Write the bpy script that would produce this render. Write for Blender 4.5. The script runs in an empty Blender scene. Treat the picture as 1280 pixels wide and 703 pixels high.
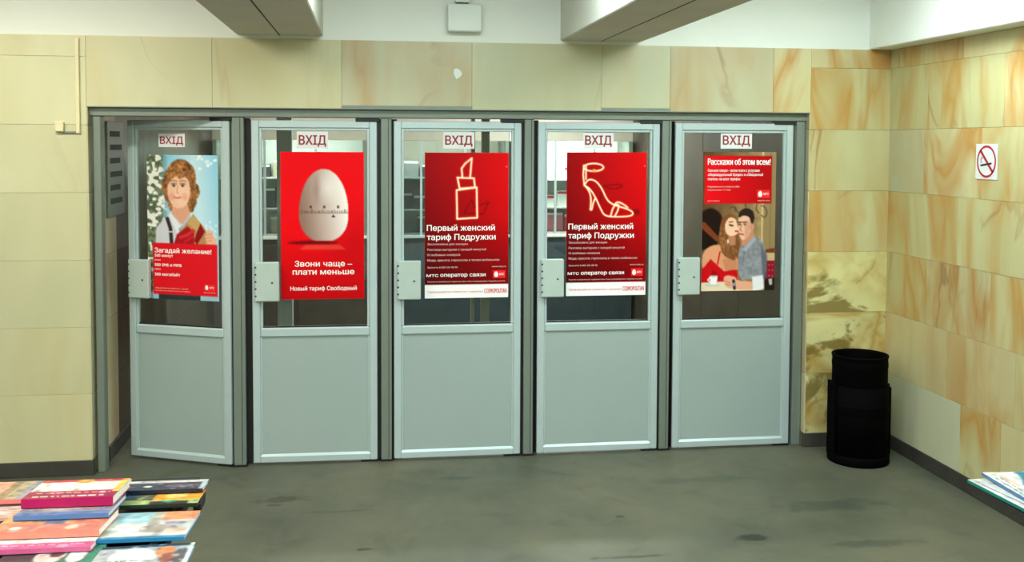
import bpy, bmesh, math, random
import numpy as np
from mathutils import Matrix, Vector

random.seed(7)
scene = bpy.context.scene
col = scene.collection
PI = math.pi

# ------------------------------------------------------------------ camera
CAM = Vector((1.6427, -6.2619, 1.988)); YAW, PITCH, ROLL, FPX, SHIFT = 0.1404, -0.0469, 0.0043, 1266.88, 111.72
Fv = Vector((math.sin(YAW)*math.cos(PITCH), math.cos(YAW)*math.cos(PITCH), math.sin(PITCH)))
r0 = Vector((math.cos(YAW), -math.sin(YAW), 0)); u0 = r0.cross(Fv)
Rv = math.cos(ROLL)*r0 + math.sin(ROLL)*u0; Uv = -math.sin(ROLL)*r0 + math.cos(ROLL)*u0
cd = bpy.data.cameras.new('camera'); cam = bpy.data.objects.new('camera', cd); col.objects.link(cam)
cam.matrix_world = Matrix(((Rv.x, Uv.x, -Fv.x, CAM.x), (Rv.y, Uv.y, -Fv.y, CAM.y), (Rv.z, Uv.z, -Fv.z, CAM.z), (0, 0, 0, 1)))
cd.sensor_width = 36; cd.lens = FPX/1280*36; cd.shift_y = -SHIFT/1280; cd.clip_start = 0.02; cd.clip_end = 100
scene.camera = cam
def ray(u, v):
    return (Fv + Rv*((u-640)/FPX) - Uv*((v-351.5+SHIFT)/FPX))
def hit(u, v, ax, val):                       # pixel -> point on the plane coordinate[ax] = val
    d = ray(u, v); return CAM + d*((val-CAM[ax])/d[ax])
def hit_plane(u, v, p, n):
    d = ray(u, v); return CAM + d*((p-CAM).dot(n)/d.dot(n))

# ------------------------------------------------------------------ world, light, exposure
w = bpy.data.worlds.new('world'); scene.world = w; w.use_nodes = True
w.node_tree.nodes['Background'].inputs[0].default_value = (0.6, 0.65, 0.6, 1)
w.node_tree.nodes['Background'].inputs[1].default_value = 0.05
scene.view_settings.view_transform = 'Standard'; scene.view_settings.look = 'None'
scene.view_settings.gamma = 1; scene.view_settings.use_curve_mapping = False
scene.view_settings.exposure = 0.12
# fluorescent ceiling fixtures of the hall: (x, y, watts, colour)
HALL_LAMPS = [(-0.35, -1.35, 44, (1.0, .96, .82), 'left bay, near the doors'), (-0.45, -4.6, 125, (1.0, .97, .88), 'left bay, behind the viewer'),
              (2.10, -1.45, 25, (.84, .99, 1.0), 'middle bay, near the doors'), (2.15, -4.6, 105, (.88, 1.0, 1.0), 'middle bay, behind the viewer'),
              (4.10, -1.45, 46, (.82, .98, 1.0), 'right bay, near the doors'), (4.05, -4.6, 62, (.84, .98, 1.0), 'right bay, behind the viewer')]
BACK_LAMPS = [(1.1, 3.0, 36, (1.0, .96, .86), 'left'), (3.35, 3.0, 90, (1.0, .98, .95), 'right')]

# ------------------------------------------------------------------ helpers
def lin(c):
    return tuple((x/12.92 if x <= .04045 else ((x+.055)/1.055)**2.4) for x in c)
def rgb(r, g, b):
    return lin((r/255, g/255, b/255)) + (1,)

class NT:
    def __init__(self, name):
        self.m = bpy.data.materials.new(name); self.m.use_nodes = True
        self.t = self.m.node_tree; self.t.nodes.clear()
        self.out = self.n('ShaderNodeOutputMaterial')
    def n(self, typ, **kw):
        nd = self.t.nodes.new(typ)
        for k, v in kw.items():
            if k.startswith('i_'):
                key = k[2:]; key = int(key) if key.isdigit() else key.replace('_', ' ')
                nd.inputs[key].default_value = v
            else: setattr(nd, k, v)
        return nd
    def l(self, a, b): self.t.links.new(a, b)
    def math(self, op, a, b=None, c=None, clamp=False):
        nd = self.n('ShaderNodeMath', operation=op, use_clamp=clamp)
        for i, x in enumerate((a, b, c)):
            if x is None: continue
            if hasattr(x, 'links'): self.l(x, nd.inputs[i])
            else: nd.inputs[i].default_value = x
        return nd.outputs[0]
    def ramp(self, fac, stops):
        nd = self.n('ShaderNodeValToRGB'); e = nd.color_ramp.elements
        while len(e) < len(stops): e.new(.5)
        for i, (p, c) in enumerate(stops): e[i].position = p; e[i].color = c if len(c) == 4 else c+(1,)
        self.l(fac, nd.inputs[0]); return nd.outputs[0]
    def mix(self, fac, a, b, blend='MIX'):
        nd = self.n('ShaderNodeMix', data_type='RGBA', blend_type=blend)
        for i, x in ((0, fac), (6, a), (7, b)):
            if hasattr(x, 'links'): self.l(x, nd.inputs[i])
            else: nd.inputs[i].default_value = x
        return nd.outputs[2]
    def noise(self, vec, scale, detail=4, rough=.55, dist=0.0):
        nd = self.n('ShaderNodeTexNoise'); nd.inputs['Scale'].default_value = scale
        nd.inputs['Detail'].default_value = detail; nd.inputs['Roughness'].default_value = rough
        nd.inputs['Distortion'].default_value = dist
        if vec is not None: self.l(vec, nd.inputs['Vector'])
        return nd.outputs['Fac']
    def bsdf(self, color=None, rough=.5, metal=0.0, spec=.5, bump=None, bstr=.1, bdist=.01):
        b = self.n('ShaderNodeBsdfPrincipled')
        if hasattr(color, 'links'): self.l(color, b.inputs['Base Color'])
        elif color is not None: b.inputs['Base Color'].default_value = color
        if hasattr(rough, 'links'): self.l(rough, b.inputs['Roughness'])
        else: b.inputs['Roughness'].default_value = rough
        b.inputs['Metallic'].default_value = metal
        b.inputs['Specular IOR Level'].default_value = spec
        if bump is not None:
            bp = self.n('ShaderNodeBump'); bp.inputs['Strength'].default_value = bstr; bp.inputs['Distance'].default_value = bdist
            self.l(bump, bp.inputs['Height']); self.l(bp.outputs[0], b.inputs['Normal'])
        self.l(b.outputs[0], self.out.inputs[0]); return b
    def obj_coord(self, rnd=True, rot=(0, 0, 0), scl=(1, 1, 1)):
        tc = self.n('ShaderNodeTexCoord'); v = tc.outputs['Object']
        if rnd:
            oi = self.n('ShaderNodeObjectInfo')
            cx = self.n('ShaderNodeCombineXYZ')
            self.l(self.math('MULTIPLY', oi.outputs['Random'], 57.0), cx.inputs[0])
            self.l(self.math('MULTIPLY', oi.outputs['Random'], 131.0), cx.inputs[1])
            self.l(self.math('MULTIPLY', oi.outputs['Random'], 23.0), cx.inputs[2])
            ad = self.n('ShaderNodeVectorMath', operation='ADD'); self.l(v, ad.inputs[0]); self.l(cx.outputs[0], ad.inputs[1]); v = ad.outputs[0]
        mp = self.n('ShaderNodeMapping'); mp.inputs['Rotation'].default_value = rot; mp.inputs['Scale'].default_value = scl
        self.l(v, mp.inputs['Vector']); return mp.outputs[0]

def plain(name, c, rough=.5, metal=0.0, var=.06, scale=9.0, bstr=.05, spec=.5):
    m = NT(name); v = m.obj_coord(False)
    n = m.noise(v, scale, 4)
    dark = tuple(x*(1-var*2) for x in c[:3])+(1,); lite = tuple(min(1, x*(1+var)) for x in c[:3])+(1,)
    m.bsdf(m.ramp(n, [(.3, dark), (.7, lite)]), rough, metal, spec, bump=m.noise(v, scale*9, 3), bstr=bstr, bdist=.003)
    return m.m

def marble(name, A, B, V, V2, amt, patch=0.0, PC=None, rot=(0, .5, .3), scale=1.0, stretch=(1, 1, .4), cloud=.5):
    m = NT(name); v = m.obj_coord(True, rot, stretch)
    oi = m.n('ShaderNodeObjectInfo')
    base = m.ramp(m.noise(v, 2.0*scale, 4, .5, .5), [(.3, A), (.7, B)])
    # soft wide coloured streaks
    n2 = m.noise(v, 1.6*scale, 3, .5, .9)
    band = m.ramp(m.math('ABSOLUTE', m.math('SUBTRACT', n2, .5)), [(.0, (1, 1, 1)), (.04, (.6,)*3), (.11, (0, 0, 0))])
    msk = m.ramp(m.noise(v, .8*scale, 2), [(.36 if amt > .95 else .42, (0, 0, 0)), (.54 if amt > .95 else .62, (1, 1, 1))])
    c = m.mix(m.math('MULTIPLY', m.math('MULTIPLY', band, msk), amt), base, V)
    # cloudy tint
    c = m.mix(m.math('MULTIPLY', m.ramp(m.noise(v, 1.1*scale, 3, .5, .4), [(.48, (0, 0, 0)), (.75, (1, 1, 1))]), amt*cloud), c, V)
    # thinner darker veins inside the streaks
    n3 = m.noise(v, 1.3*scale, 4, .5, 1.2)
    thin = m.ramp(m.math('ABSOLUTE', m.math('SUBTRACT', n3, .52)), [(.0, (1, 1, 1)), (.022, (0, 0, 0))])
    msk2 = m.ramp(m.noise(v, 1.5*scale, 2), [(.50, (0, 0, 0)), (.66, (1, 1, 1))])
    c = m.mix(m.math('MULTIPLY', m.math('MULTIPLY', thin, msk2), amt*.6), c, V2)
    if patch:
        np_ = m.noise(v, 1.5*scale, 7, .6, .7)
        pm = m.ramp(np_, [(.50, (0, 0, 0)), (.55 if patch > .6 else .66, (1, 1, 1))])
        c = m.mix(m.math('MULTIPLY', pm, patch), c, PC)
    # each slab a little lighter or darker, as quarried
    k = m.math('ADD', .93, m.math('MULTIPLY', oi.outputs['Random'], .12))
    hs = m.n('ShaderNodeHueSaturation'); m.l(c, hs.inputs['Color']); m.l(k, hs.inputs['Value'])
    m.bsdf(hs.outputs[0], .32, 0, .45, bump=m.noise(v, 14, 3), bstr=.04, bdist=.004)
    return m.m

def vcol_mat(name, rough=.35):
    m = NT(name); a = m.n('ShaderNodeAttribute', attribute_name='ink'); m.bsdf(a.outputs['Color'], rough, 0, .12); return m.m
def emit(name, c, s):
    m = NT(name); e = m.n('ShaderNodeEmission'); e.inputs[0].default_value = c; e.inputs[1].default_value = s; m.l(e.outputs[0], m.out.inputs[0]); return m.m
def glass_mat(name, tint=(.86, .92, .90, 1)):
    m = NT(name); t = m.n('ShaderNodeBsdfTransparent'); t.inputs[0].default_value = tint
    g = m.n('ShaderNodeBsdfGlossy'); g.inputs['Roughness'].default_value = .03
    lw = m.n('ShaderNodeFresnel'); lw.inputs[0].default_value = 1.5
    mx = m.n('ShaderNodeMixShader'); m.l(lw.outputs[0], mx.inputs[0]); m.l(t.outputs[0], mx.inputs[1]); m.l(g.outputs[0], mx.inputs[2]); m.l(mx.outputs[0], m.out.inputs[0]); return m.m

MAT = {}
MAT['marble_cream'] = marble('marble_cream', rgb(209, 208, 172), rgb(194, 194, 156), rgb(197, 187, 138), rgb(180, 163, 122), .6, scale=.9)
MAT['marble_pale'] = marble('marble_pale', rgb(202, 203, 170), rgb(186, 188, 154), rgb(196, 177, 128), rgb(170, 142, 104), .6, scale=1.0)
MAT['marble_veined'] = marble('marble_veined', rgb(198, 195, 160), rgb(184, 179, 144), rgb(186, 156, 108), rgb(146, 108, 74), .9, scale=1.1)
MAT['marble_amber'] = marble('marble_amber', rgb(206, 203, 154), rgb(190, 184, 132), rgb(190, 146, 76), rgb(148, 92, 46), 1.0, scale=1.5, patch=.28, PC=rgb(188, 162, 100), stretch=(1, 1, .28), cloud=.2)
MAT['marble_rose'] = marble('marble_rose', rgb(208, 200, 152), rgb(194, 181, 132), rgb(190, 142, 76), rgb(116, 78, 54), 1.0, scale=1.5, rot=(.4, 1.0, .2), patch=.42, PC=rgb(184, 150, 98), stretch=(1, 1, .4), cloud=.2)
MAT['marble_moss'] = marble('marble_moss', rgb(222, 216, 154), rgb(206, 202, 142), rgb(184, 150, 76), rgb(98, 66, 36), 1.0, patch=.9, PC=rgb(126, 108, 52), scale=1.35, rot=(0, .25, 0), stretch=(.8, .8, 1.2), cloud=.2)
MAT['marble_dim'] = marble('marble_dim', rgb(84, 74, 58), rgb(58, 50, 42), rgb(80, 56, 38), rgb(44, 34, 28), .7)  # passage marble with the lack of light put into its colour
MAT['grout'] = plain('grout', rgb(168, 158, 120), .9)
MAT['plaster'] = plain('plaster', rgb(238, 242, 234), .85, var=.015, scale=2)
MAT['ceiling'] = plain('ceiling_paint', rgb(226, 228, 218), .9, var=.02, scale=2)
MAT['beam'] = plain('beam_paint', rgb(205, 206, 194), .8, var=.03, scale=3)
MAT['skirting'] = plain('dark_skirting', rgb(62, 60, 54), .55, var=.15, scale=6)
MAT['alu'] = plain('painted_aluminium', rgb(188, 206, 206), .36, .25, var=.02, scale=3, bstr=.01)
MAT['alu_post'] = plain('dull_aluminium', rgb(126, 137, 126), .45, .3, var=.03, scale=3, bstr=.01)
MAT['panel'] = plain('grey_panel', rgb(156, 172, 168), .42, 0, var=.015, scale=2, bstr=.01)
MAT['lockbox'] = plain('lock_box_paint', rgb(182, 198, 190), .4, .1, var=.02)
MAT['black'] = plain('black_rubber', rgb(14, 14, 14), .5)  # rubber parts, and the black that stands for shade in the door gaps
MAT['bin'] = plain('black_painted_steel', rgb(3, 3, 3), .75, 0, var=.1, spec=.04)
MAT['hole'] = plain('dark_hole', rgb(58, 66, 64), .8)
MAT['white_plastic'] = plain('white_plastic', rgb(226, 234, 226), .5, var=.01)
MAT['cream_plastic'] = plain('cream_plastic', rgb(226, 218, 178), .5, var=.02)
MAT['sign_white'] = plain('sign_white', rgb(226, 228, 226), .45, var=.02)
MAT['sign_red'] = plain('sign_red', rgb(150, 18, 44), .5, var=.03)
MAT['ring_red'] = plain('ring_red', rgb(190, 22, 48), .5, var=.03)
MAT['ink_white'] = plain('ink_white', rgb(250, 246, 242), .4, var=.0)
MAT['ink_pale'] = plain('ink_pale', rgb(232, 196, 190), .4, var=.0)
MAT['ink_red'] = plain('ink_red', rgb(226, 14, 30), .4, var=.02)
MAT['ink_logo'] = plain('ink_logo', rgb(240, 8, 22), .4, var=.0)
MAT['ink_black'] = plain('ink_black', rgb(40, 32, 32), .5, var=.0)
MAT['paper'] = plain('paper', rgb(232, 232, 228), .6, var=.01)
MAT['print'] = vcol_mat('print_ink')
MAT['glossy_print'] = vcol_mat('glossy_print', .25)
MAT['glass'] = glass_mat('door_glass')
MAT['tube'] = emit('fluorescent_tube', (1, 1, .95, 1), 6.0)
MAT['brown_board'] = plain('brown_board', rgb(74, 64, 54), .6, var=.15, scale=3)
MAT['dark_blue'] = plain('dark_blue_board', rgb(50, 66, 72), .5, var=.08)
MAT['shutter'] = plain('grey_beige_board', rgb(184, 178, 162), .6, var=.04)
MAT['bright_board'] = plain('white_board', rgb(236, 236, 230), .5, var=.02)
MAT['table'] = plain('black_table_cloth', rgb(22, 22, 24), .8)
MAT['steel'] = plain('steel_tube', rgb(120, 124, 122), .4, .6)

def tag(o, label=None, cat=None, group=None, kind=None):
    if label: o['label'] = label
    if cat: o['category'] = cat
    if group: o['group'] = group
    if kind: o['kind'] = kind
    return o
def link(name, me, mat, parent=None, loc=(0, 0, 0), rot=None):
    o = bpy.data.objects.new(name, me); col.objects.link(o)
    if mat is not None and len(me.materials) == 0: me.materials.append(MAT[mat] if isinstance(mat, str) else mat)
    if parent is not None: o.parent = parent
    o.location = loc
    if rot: o.rotation_euler = rot
    return o
def empty(name, loc, rz=0.0, parent=None):
    o = bpy.data.objects.new(name, None); col.objects.link(o); o.location = loc; o.rotation_euler = (0, 0, rz)
    o.empty_display_size = .05
    if parent: o.parent = parent
    return o
def add_box(bm, x0, x1, y0, y1, z0, z1):
    vs = [bm.verts.new((x, y, z)) for z in (z0, z1) for y in (y0, y1) for x in (x0, x1)]
    for f in ((0, 2, 3, 1), (4, 5, 7, 6), (0, 1, 5, 4), (2, 6, 7, 3), (0, 4, 6, 2), (1, 3, 7, 5)): bm.faces.new([vs[i] for i in f])
def finish(bm, name, bevel=0.0, seg=1):
    if bevel: bmesh.ops.bevel(bm, geom=list(bm.edges), offset=bevel, segments=seg, affect='EDGES', clamp_overlap=True)
    bmesh.ops.recalc_face_normals(bm, faces=bm.faces)
    me = bpy.data.meshes.new(name); bm.to_mesh(me); bm.free(); return me
def box(name, b, mat, parent=None, bevel=0.0, loc=None, seg=1):
    """b = (x0,x1,y0,y1,z0,z1) in the parent's frame; origin at its centre when loc is None"""
    c = ((b[0]+b[1])/2, (b[2]+b[3])/2, (b[4]+b[5])/2) if loc is None else loc
    bm = bmesh.new(); add_box(bm, b[0]-c[0], b[1]-c[0], b[2]-c[1], b[3]-c[1], b[4]-c[2], b[5]-c[2])
    return link(name, finish(bm, name, bevel, seg), mat, parent, c)
def boxes(name, bl, mat, parent=None, bevel=0.0):
    bm = bmesh.new()
    for b in bl: add_box(bm, *b)
    return link(name, finish(bm, name, bevel), mat, parent)
def struct(o): o['kind'] = 'structure'; return o
def lathe(name, prof, mat, parent=None, loc=(0, 0, 0), n=40):
    bm = bmesh.new(); rings = []
    for r, z in prof: rings.append([bm.verts.new((r*math.cos(2*PI*i/n), r*math.sin(2*PI*i/n), z)) for i in range(n)])
    for a, b in zip(rings, rings[1:]):
        for i in range(n): bm.faces.new((a[i], a[(i+1) % n], b[(i+1) % n], b[i]))
    bm.faces.new(rings[0][::-1]); bm.faces.new(rings[-1])
    me = finish(bm, name)
    for p in me.polygons: p.use_smooth = len(p.vertices) == 4
    o = link(name, me, mat, parent, loc)
    return o
from mathutils.geometry import tessellate_polygon
def fill_outlines(wire):
    """letter outlines -> faces, each outer contour with its own holes, so overlapping strokes of a glyph fill cleanly"""
    nb = {}
    for e in wire.edges:
        a, b = e.vertices; nb.setdefault(a, []).append(b); nb.setdefault(b, []).append(a)
    loops, seen = [], set()
    for e in wire.edges:
        a = e.vertices[0]
        if a in seen: continue
        L = [a]; seen.add(a); cur, prv = min(nb[a]), a
        if a+1 in nb[a]: cur = a+1
        while cur != a and cur not in seen:
            L.append(cur); seen.add(cur); q = [k for k in nb[cur] if k != prv]; prv, cur = cur, (q[0] if q else a)
        if len(L) > 2: loops.append([wire.vertices[k].co.xy.copy() for k in L])
    area = lambda L: sum(p.x*q.y-q.x*p.y for p, q in zip(L, L[1:]+L[:1]))/2
    def inside(p, L):
        r = False
        for a, b in zip(L, L[1:]+L[:1]):
            if (a.y > p.y) != (b.y > p.y) and p.x < (b.x-a.x)*(p.y-a.y)/(b.y-a.y)+a.x: r = not r
        return r
    def untangle(L, depth=0):                              # cut a self-crossing outline into simple loops
        P = np.array([(p.x, p.y) for p in L]); Q = np.roll(P, -1, 0); D = Q-P; n = len(P)
        if n < 4 or depth > 6: return [L]
        W0 = P[None]-P[:, None]; cr = D[:, None, 0]*D[None, :, 1]-D[:, None, 1]*D[None, :, 0]; cr = np.where(np.abs(cr) < 1e-12, np.inf, cr)
        t_ = (W0[..., 0]*D[None, :, 1]-W0[..., 1]*D[None, :, 0])/cr; u_ = (W0[..., 0]*D[:, None, 1]-W0[..., 1]*D[:, None, 0])/cr
        ok = (t_ > 1e-4) & (t_ < 1-1e-4) & (u_ > 1e-4) & (u_ < 1-1e-4); ok &= np.triu(np.ones((n, n), bool), 2)
        ij = np.argwhere(ok)
        if len(ij) == 0: return [L]
        i, j = ij[0]; X = Vector(P[i]+D[i]*t_[i, j])
        return untangle(L[:i+1]+[X]+L[j+1:], depth+1)+untangle([X]+L[i+1:j+1], depth+1)
    extra, clean, own = [], [], []
    for L in loops:
        parts = sorted(untangle(L), key=lambda q: -abs(area(q))); clean.append(parts[0])
        extra += [q for q in parts[1:] if len(q) > 2 and area(q)*area(parts[0]) > 1e-9]
        for q in parts[1:]:
            if len(q) > 2 and area(q)*area(parts[0]) < -1e-9:
                m_ = sum(q, Vector((0, 0)))/len(q); own.append((len(clean)-1, [m_+(p-m_)*.985 for p in q]))
    loops = clean
    A = [area(L) for L in loops]; N = len(loops)
    bb = [(min(p.x for p in L), max(p.x for p in L), min(p.y for p in L), max(p.y for p in L)) for L in loops]
    cont = [[k for k in range(N) if k != i and bb[k][0] <= bb[i][0] and bb[k][1] >= bb[i][1] and bb[k][2] <= bb[i][2] and bb[k][3] >= bb[i][3] and all(inside(p, loops[k]) for p in loops[i])] for i in range(N)]
    outer = [i for i in range(N) if len(cont[i]) % 2 == 0]; holes = {i: [] for i in outer}
    for i in range(N):
        if len(cont[i]) % 2: holes[min(cont[i], key=lambda k: abs(A[k]))].append(i)
    for k, q in own:
        if k in holes: loops = loops+[q]; holes[k].append(len(loops)-1)
    n0 = len(loops); loops = loops+extra
    for k in range(n0, len(loops)): outer.append(k); holes[k] = []
    V, F = [], []
    for n_, i in enumerate(outer):
        pts = [[Vector((p.x, p.y, 0)) for p in loops[k]] for k in [i]+holes[i]]
        fl = [p for L in pts for p in L]; b0 = len(V); V += [(p.x, p.y, (n_ % 4)*1e-5) for p in fl]
        for tri in tessellate_polygon(pts):
            a, b, c_ = (fl[k] for k in tri)
            if (b-a).cross(c_-a).z < 0: tri = tri[::-1]
            F.append([b0+k for k in tri])
    me = bpy.data.meshes.new('lettering'); me.from_pydata(V, [], F); bpy.data.meshes.remove(wire); return me
def text(body, mat, parent, x, z, width=None, height=None, y=-.0016, align='LEFT', bold=0.0, name='lettering'):
    """flat lettering standing in XZ, facing -Y; x,z = left (or centre) of the baseline; scaled to the wanted width and cap height"""
    cu = bpy.data.curves.new(name, 'FONT'); cu.body = body; cu.size = 1; cu.resolution_u = 3; cu.fill_mode = 'NONE'
    t = bpy.data.objects.new(name, cu); col.objects.link(t)
    dg = bpy.context.evaluated_depsgraph_get(); dg.update()
    me = bpy.data.meshes.new_from_object(t.evaluated_get(dg))
    bpy.data.objects.remove(t); bpy.data.curves.remove(cu)
    me = fill_outlines(me); n = len(me.vertices); co = np.empty(n*3, 'f'); me.vertices.foreach_get('co', co); co = co.reshape(-1, 3); lift = co[:, 2].copy()
    x0, x1 = co[:, 0].min(), co[:, 0].max(); W = max(x1-x0, 1e-4)
    sy = (height/.73) if height else width/W
    sx = width/W if width else sy
    nx = (co[:, 0]-x0)*sx - (width or W*sx)*(.5 if align == 'CENTER' else 0)
    out = np.stack([nx, -lift, co[:, 1]*sy], 1).astype('f')
    me.vertices.foreach_set('co', out.ravel()); me.materials.clear(); me.name = name
    if bold:                                              # heavier weight: the same strokes struck again a hair to the side
        bm = bmesh.new(); k = bold*2.2*sy
        for dx, dz, dy in ((-k, 0, 0), (k, 0, -.00004), (0, k*.6, -.00008), (0, -k*.6, -.00012)):
            n0 = len(bm.verts); bm.from_mesh(me); bm.verts.ensure_lookup_table()
            for vtx in bm.verts[n0:]: vtx.co.x += dx; vtx.co.z += dz; vtx.co.y += dy
        bm.to_mesh(me); bm.free()
    return link(name, me, mat, parent, (x, y, z))

# ------------------------------------------------------------------ the room shell
T, HB, W_OP, XR, ZL, ZC = 2.615, .0914, 4.483, 5.033, 2.2, 3.15
XL, YB = -3.2, -8.5
floor_nt = NT('worn_concrete_floor'); v = floor_nt.obj_coord(False)
nA = floor_nt.noise(v, .9, 6, .6, .4); nB = floor_nt.noise(v, 3.2, 8, .65, .6)
c = floor_nt.ramp(nA, [(.3, rgb(71, 74, 62)), (.52, rgb(89, 91, 75)), (.75, rgb(104, 101, 82))])
c = floor_nt.mix(floor_nt.math('MULTIPLY', floor_nt.ramp(nB, [(.55, (0, 0, 0)), (.72, (1, 1, 1))]), .35), c, rgb(52, 60, 53))
sp = floor_nt.n('ShaderNodeSeparateXYZ'); floor_nt.l(v, sp.inputs[0])
wob = floor_nt.noise(v, 9, 4, .6)
for (u_, v_, rx, ry, a, cc) in [(938, 673, .095, .055, .8, (30, 32, 27)), (455, 687, .05, .02, .75, (34, 42, 34)), (775, 646, .03, .02, .7, (38, 42, 36)),
                            (352, 625, .16, .05, .55, (50, 50, 40)), (345, 632, .05, .025, .6, (42, 42, 34)), (575, 598, .10, .03, .5, (46, 64, 58)),
                            (780, 697, .2, .02, .6, (38, 42, 36)), (1040, 632, .35, .10, .45, (48, 60, 54)), (1085, 680, .28, .06, .45, (46, 56, 50)),
                            (880, 600, .45, .05, .35, (58, 68, 60)), (420, 640, .25, .02, .4, (56, 54, 44))]:
    p = hit(u_, v_, 2, 0)
    dx = floor_nt.math('DIVIDE', floor_nt.math('SUBTRACT', sp.outputs[0], p.x), rx)
    dy = floor_nt.math('DIVIDE', floor_nt.math('SUBTRACT', sp.outputs[1], p.y), ry)
    d = floor_nt.math('SQRT', floor_nt.math('ADD', floor_nt.math('MULTIPLY', dx, dx), floor_nt.math('MULTIPLY', dy, dy)))
    d = floor_nt.math('ADD', d, floor_nt.math('MULTIPLY', floor_nt.math('SUBTRACT', wob, .5), 2.6))
    f = floor_nt.math('MULTIPLY', floor_nt.ramp(d, [(.6, (1, 1, 1)), (1.0, (0, 0, 0))]), a)
    c = floor_nt.mix(f, c, rgb(*cc))
floor_nt.bsdf(c, floor_nt.ramp(nB, [(.3, (.42,)*3), (.7, (.6,)*3)]), 0, .35, bump=floor_nt.noise(v, 22, 5), bstr=.12, bdist=.006)
MAT['floor'] = floor_nt.m
struct(box('floor', (XL-.2, XR+.25, YB-.2, 5.2, -.1, 0), 'floor', loc=(0, 0, 0)))
struct(box('ceiling', (XL-.2, XR+.25, YB-.2, .3, ZC, ZC+.1), 'ceiling', loc=(0, 0, 0)))

# front wall core (behind the slabs) with the wide door opening
wall_front = struct(boxes('wall_front', [(XL-.2, 0-.02, .02, .24, 0, T), (W_OP+.02, XR+.2, .02, .24, 0, T), (-.02, W_OP+.02, .02, .24, ZL+.02, T)], 'grout'))
box('plaster_band', (XL-.2, XR+.2, .01, .24, T, ZC), 'plaster', wall_front)
wall_right = struct(boxes('wall_right', [(XR+.02, XR+.2, YB, .02, 0, T)], 'grout'))
box('plaster_band', (XR+.01, XR+.2, YB, .01, T, ZC), 'plaster', wall_right)
struct(box('wall_left', (XL-.2, XL, YB, .02, 0, ZC), 'plaster', loc=(0, 0, 0)))
struct(box('wall_rear', (XL-.2, XR+.2, YB-.2, YB, 0, ZC), 'plaster', loc=(0, 0, 0)))

def slab(parent, b, mat):
    """one marble slab, a gap of 3 mm to its neighbours and a slightly uneven face"""
    g = .0006; j = random.uniform(-.0006, .0006); b = list(b)
    if b[1]-b[0] < .05: b[0] += j; b[2] += g; b[3] -= g
    else: b[2] += j; b[0] += g; b[1] -= g
    b[4] += g; b[5] -= g
    return box('marble_slab', b, mat, parent, .001)
ROWS = [HB+.4*i for i in range(7)] + [T]
# lintel course
jx = [0, .718, 1.48, 2.275, 3.094, 3.541, 4.228, W_OP]
jm = ['marble_cream', 'marble_cream', 'marble_veined', 'marble_pale', 'marble_pale', 'marble_veined', 'marble_rose']
for a, b_, m in zip(jx, jx[1:], jm): slab(wall_front, (a, b_, 0, .022, ZL, T), m)
# left of the doors
for i, (z0, z1) in enumerate(zip(ROWS, ROWS[1:])):
    off = .0 if i % 2 else .3
    xs = [0, -.62+.02*i]
    while xs[-1] > -2.0: xs.append(xs[-1]-.62)
    for a, b_ in zip(xs[1:], xs): slab(wall_front, (a, b_, 0, .022, z0, z1), 'marble_cream')
    slab(wall_front, (XL, xs[-1], 0, .022, z0, z1), 'marble_cream')
# right of the doors
rm = ['marble_moss', 'marble_moss', 'marble_moss', 'marble_amber', 'marble_amber', 'marble_amber', 'marble_rose']
for i, (z0, z1) in enumerate(zip(ROWS, ROWS[1:])): slab(wall_front, (W_OP, XR+.02, 0, .022, z0, z1), rm[i])
# right wall, joints read from the photograph row by row
RJ = {0: [1207, 1259], 1: [1188], 2: [1161, 1241], 3: [1198], 4: [1153], 5: [1157, 1252], 6: [1200]}
rmat = [['marble_pale', 'marble_amber', 'marble_rose'], ['marble_rose', 'marble_rose', 'marble_amber'], ['marble_amber', 'marble_rose', 'marble_amber'],
        ['marble_amber', 'marble_amber', 'marble_rose'], ['marble_pale', 'marble_rose', 'marble_amber'], ['marble_amber', 'marble_amber', 'marble_rose'], ['marble_amber', 'marble_rose', 'marble_amber']]
for i, (z0, z1) in enumerate(zip(ROWS, ROWS[1:])):
    ys = [.0] + [hit(u, 250, 0, XR).y for u in RJ[i]]
    k = 0
    while ys[-1] > -5.0: ys.append(ys[-1]-random.uniform(.58, .72))
    for k, (a, b_) in enumerate(zip(ys[1:], ys)): slab(wall_right, (XR, XR+.022, a, b_, z0, z1), rmat[i][min(k, 2)] if k < 3 else random.choice(rmat[i]))
    slab(wall_right, (XR, XR+.022, YB, ys[-1], z0, z1), 'marble_amber')
# door reveals and their slabs
rv = struct(boxes('trim_1', [(-.02, 0, .022, .24, 0, ZL)], 'grout'))
for z0, z1 in zip(ROWS, ROWS[1:6]+[ZL]): box('marble_slab', (-.004, .006, .002, .24, z0+.0015, z1-.0015), 'marble_pale', rv, .0015)
rv = struct(boxes('trim_2', [(W_OP, W_OP+.02, .022, .24, 0, ZL)], 'grout'))
for z0, z1 in zip(ROWS, ROWS[1:6]+[ZL]): box('marble_slab', (W_OP-.006, W_OP+.004, .002, .24, z0+.0015, z1-.0015), 'marble_veined', rv, .0015)
struct(box('trim_3', (0, W_OP, .0, .24, ZL-.004, ZL+.02), 'alu_post'))
# skirting
struct(boxes('baseboard_front', [(XL, .012, -.006, .03, 0, HB), (W_OP-.012, XR, -.006, .03, 0, HB)], 'skirting', None, .003))
struct(boxes('baseboard_right', [(XR-.006, XR+.03, YB, .0, 0, HB)], 'skirting', None, .003))
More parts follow.
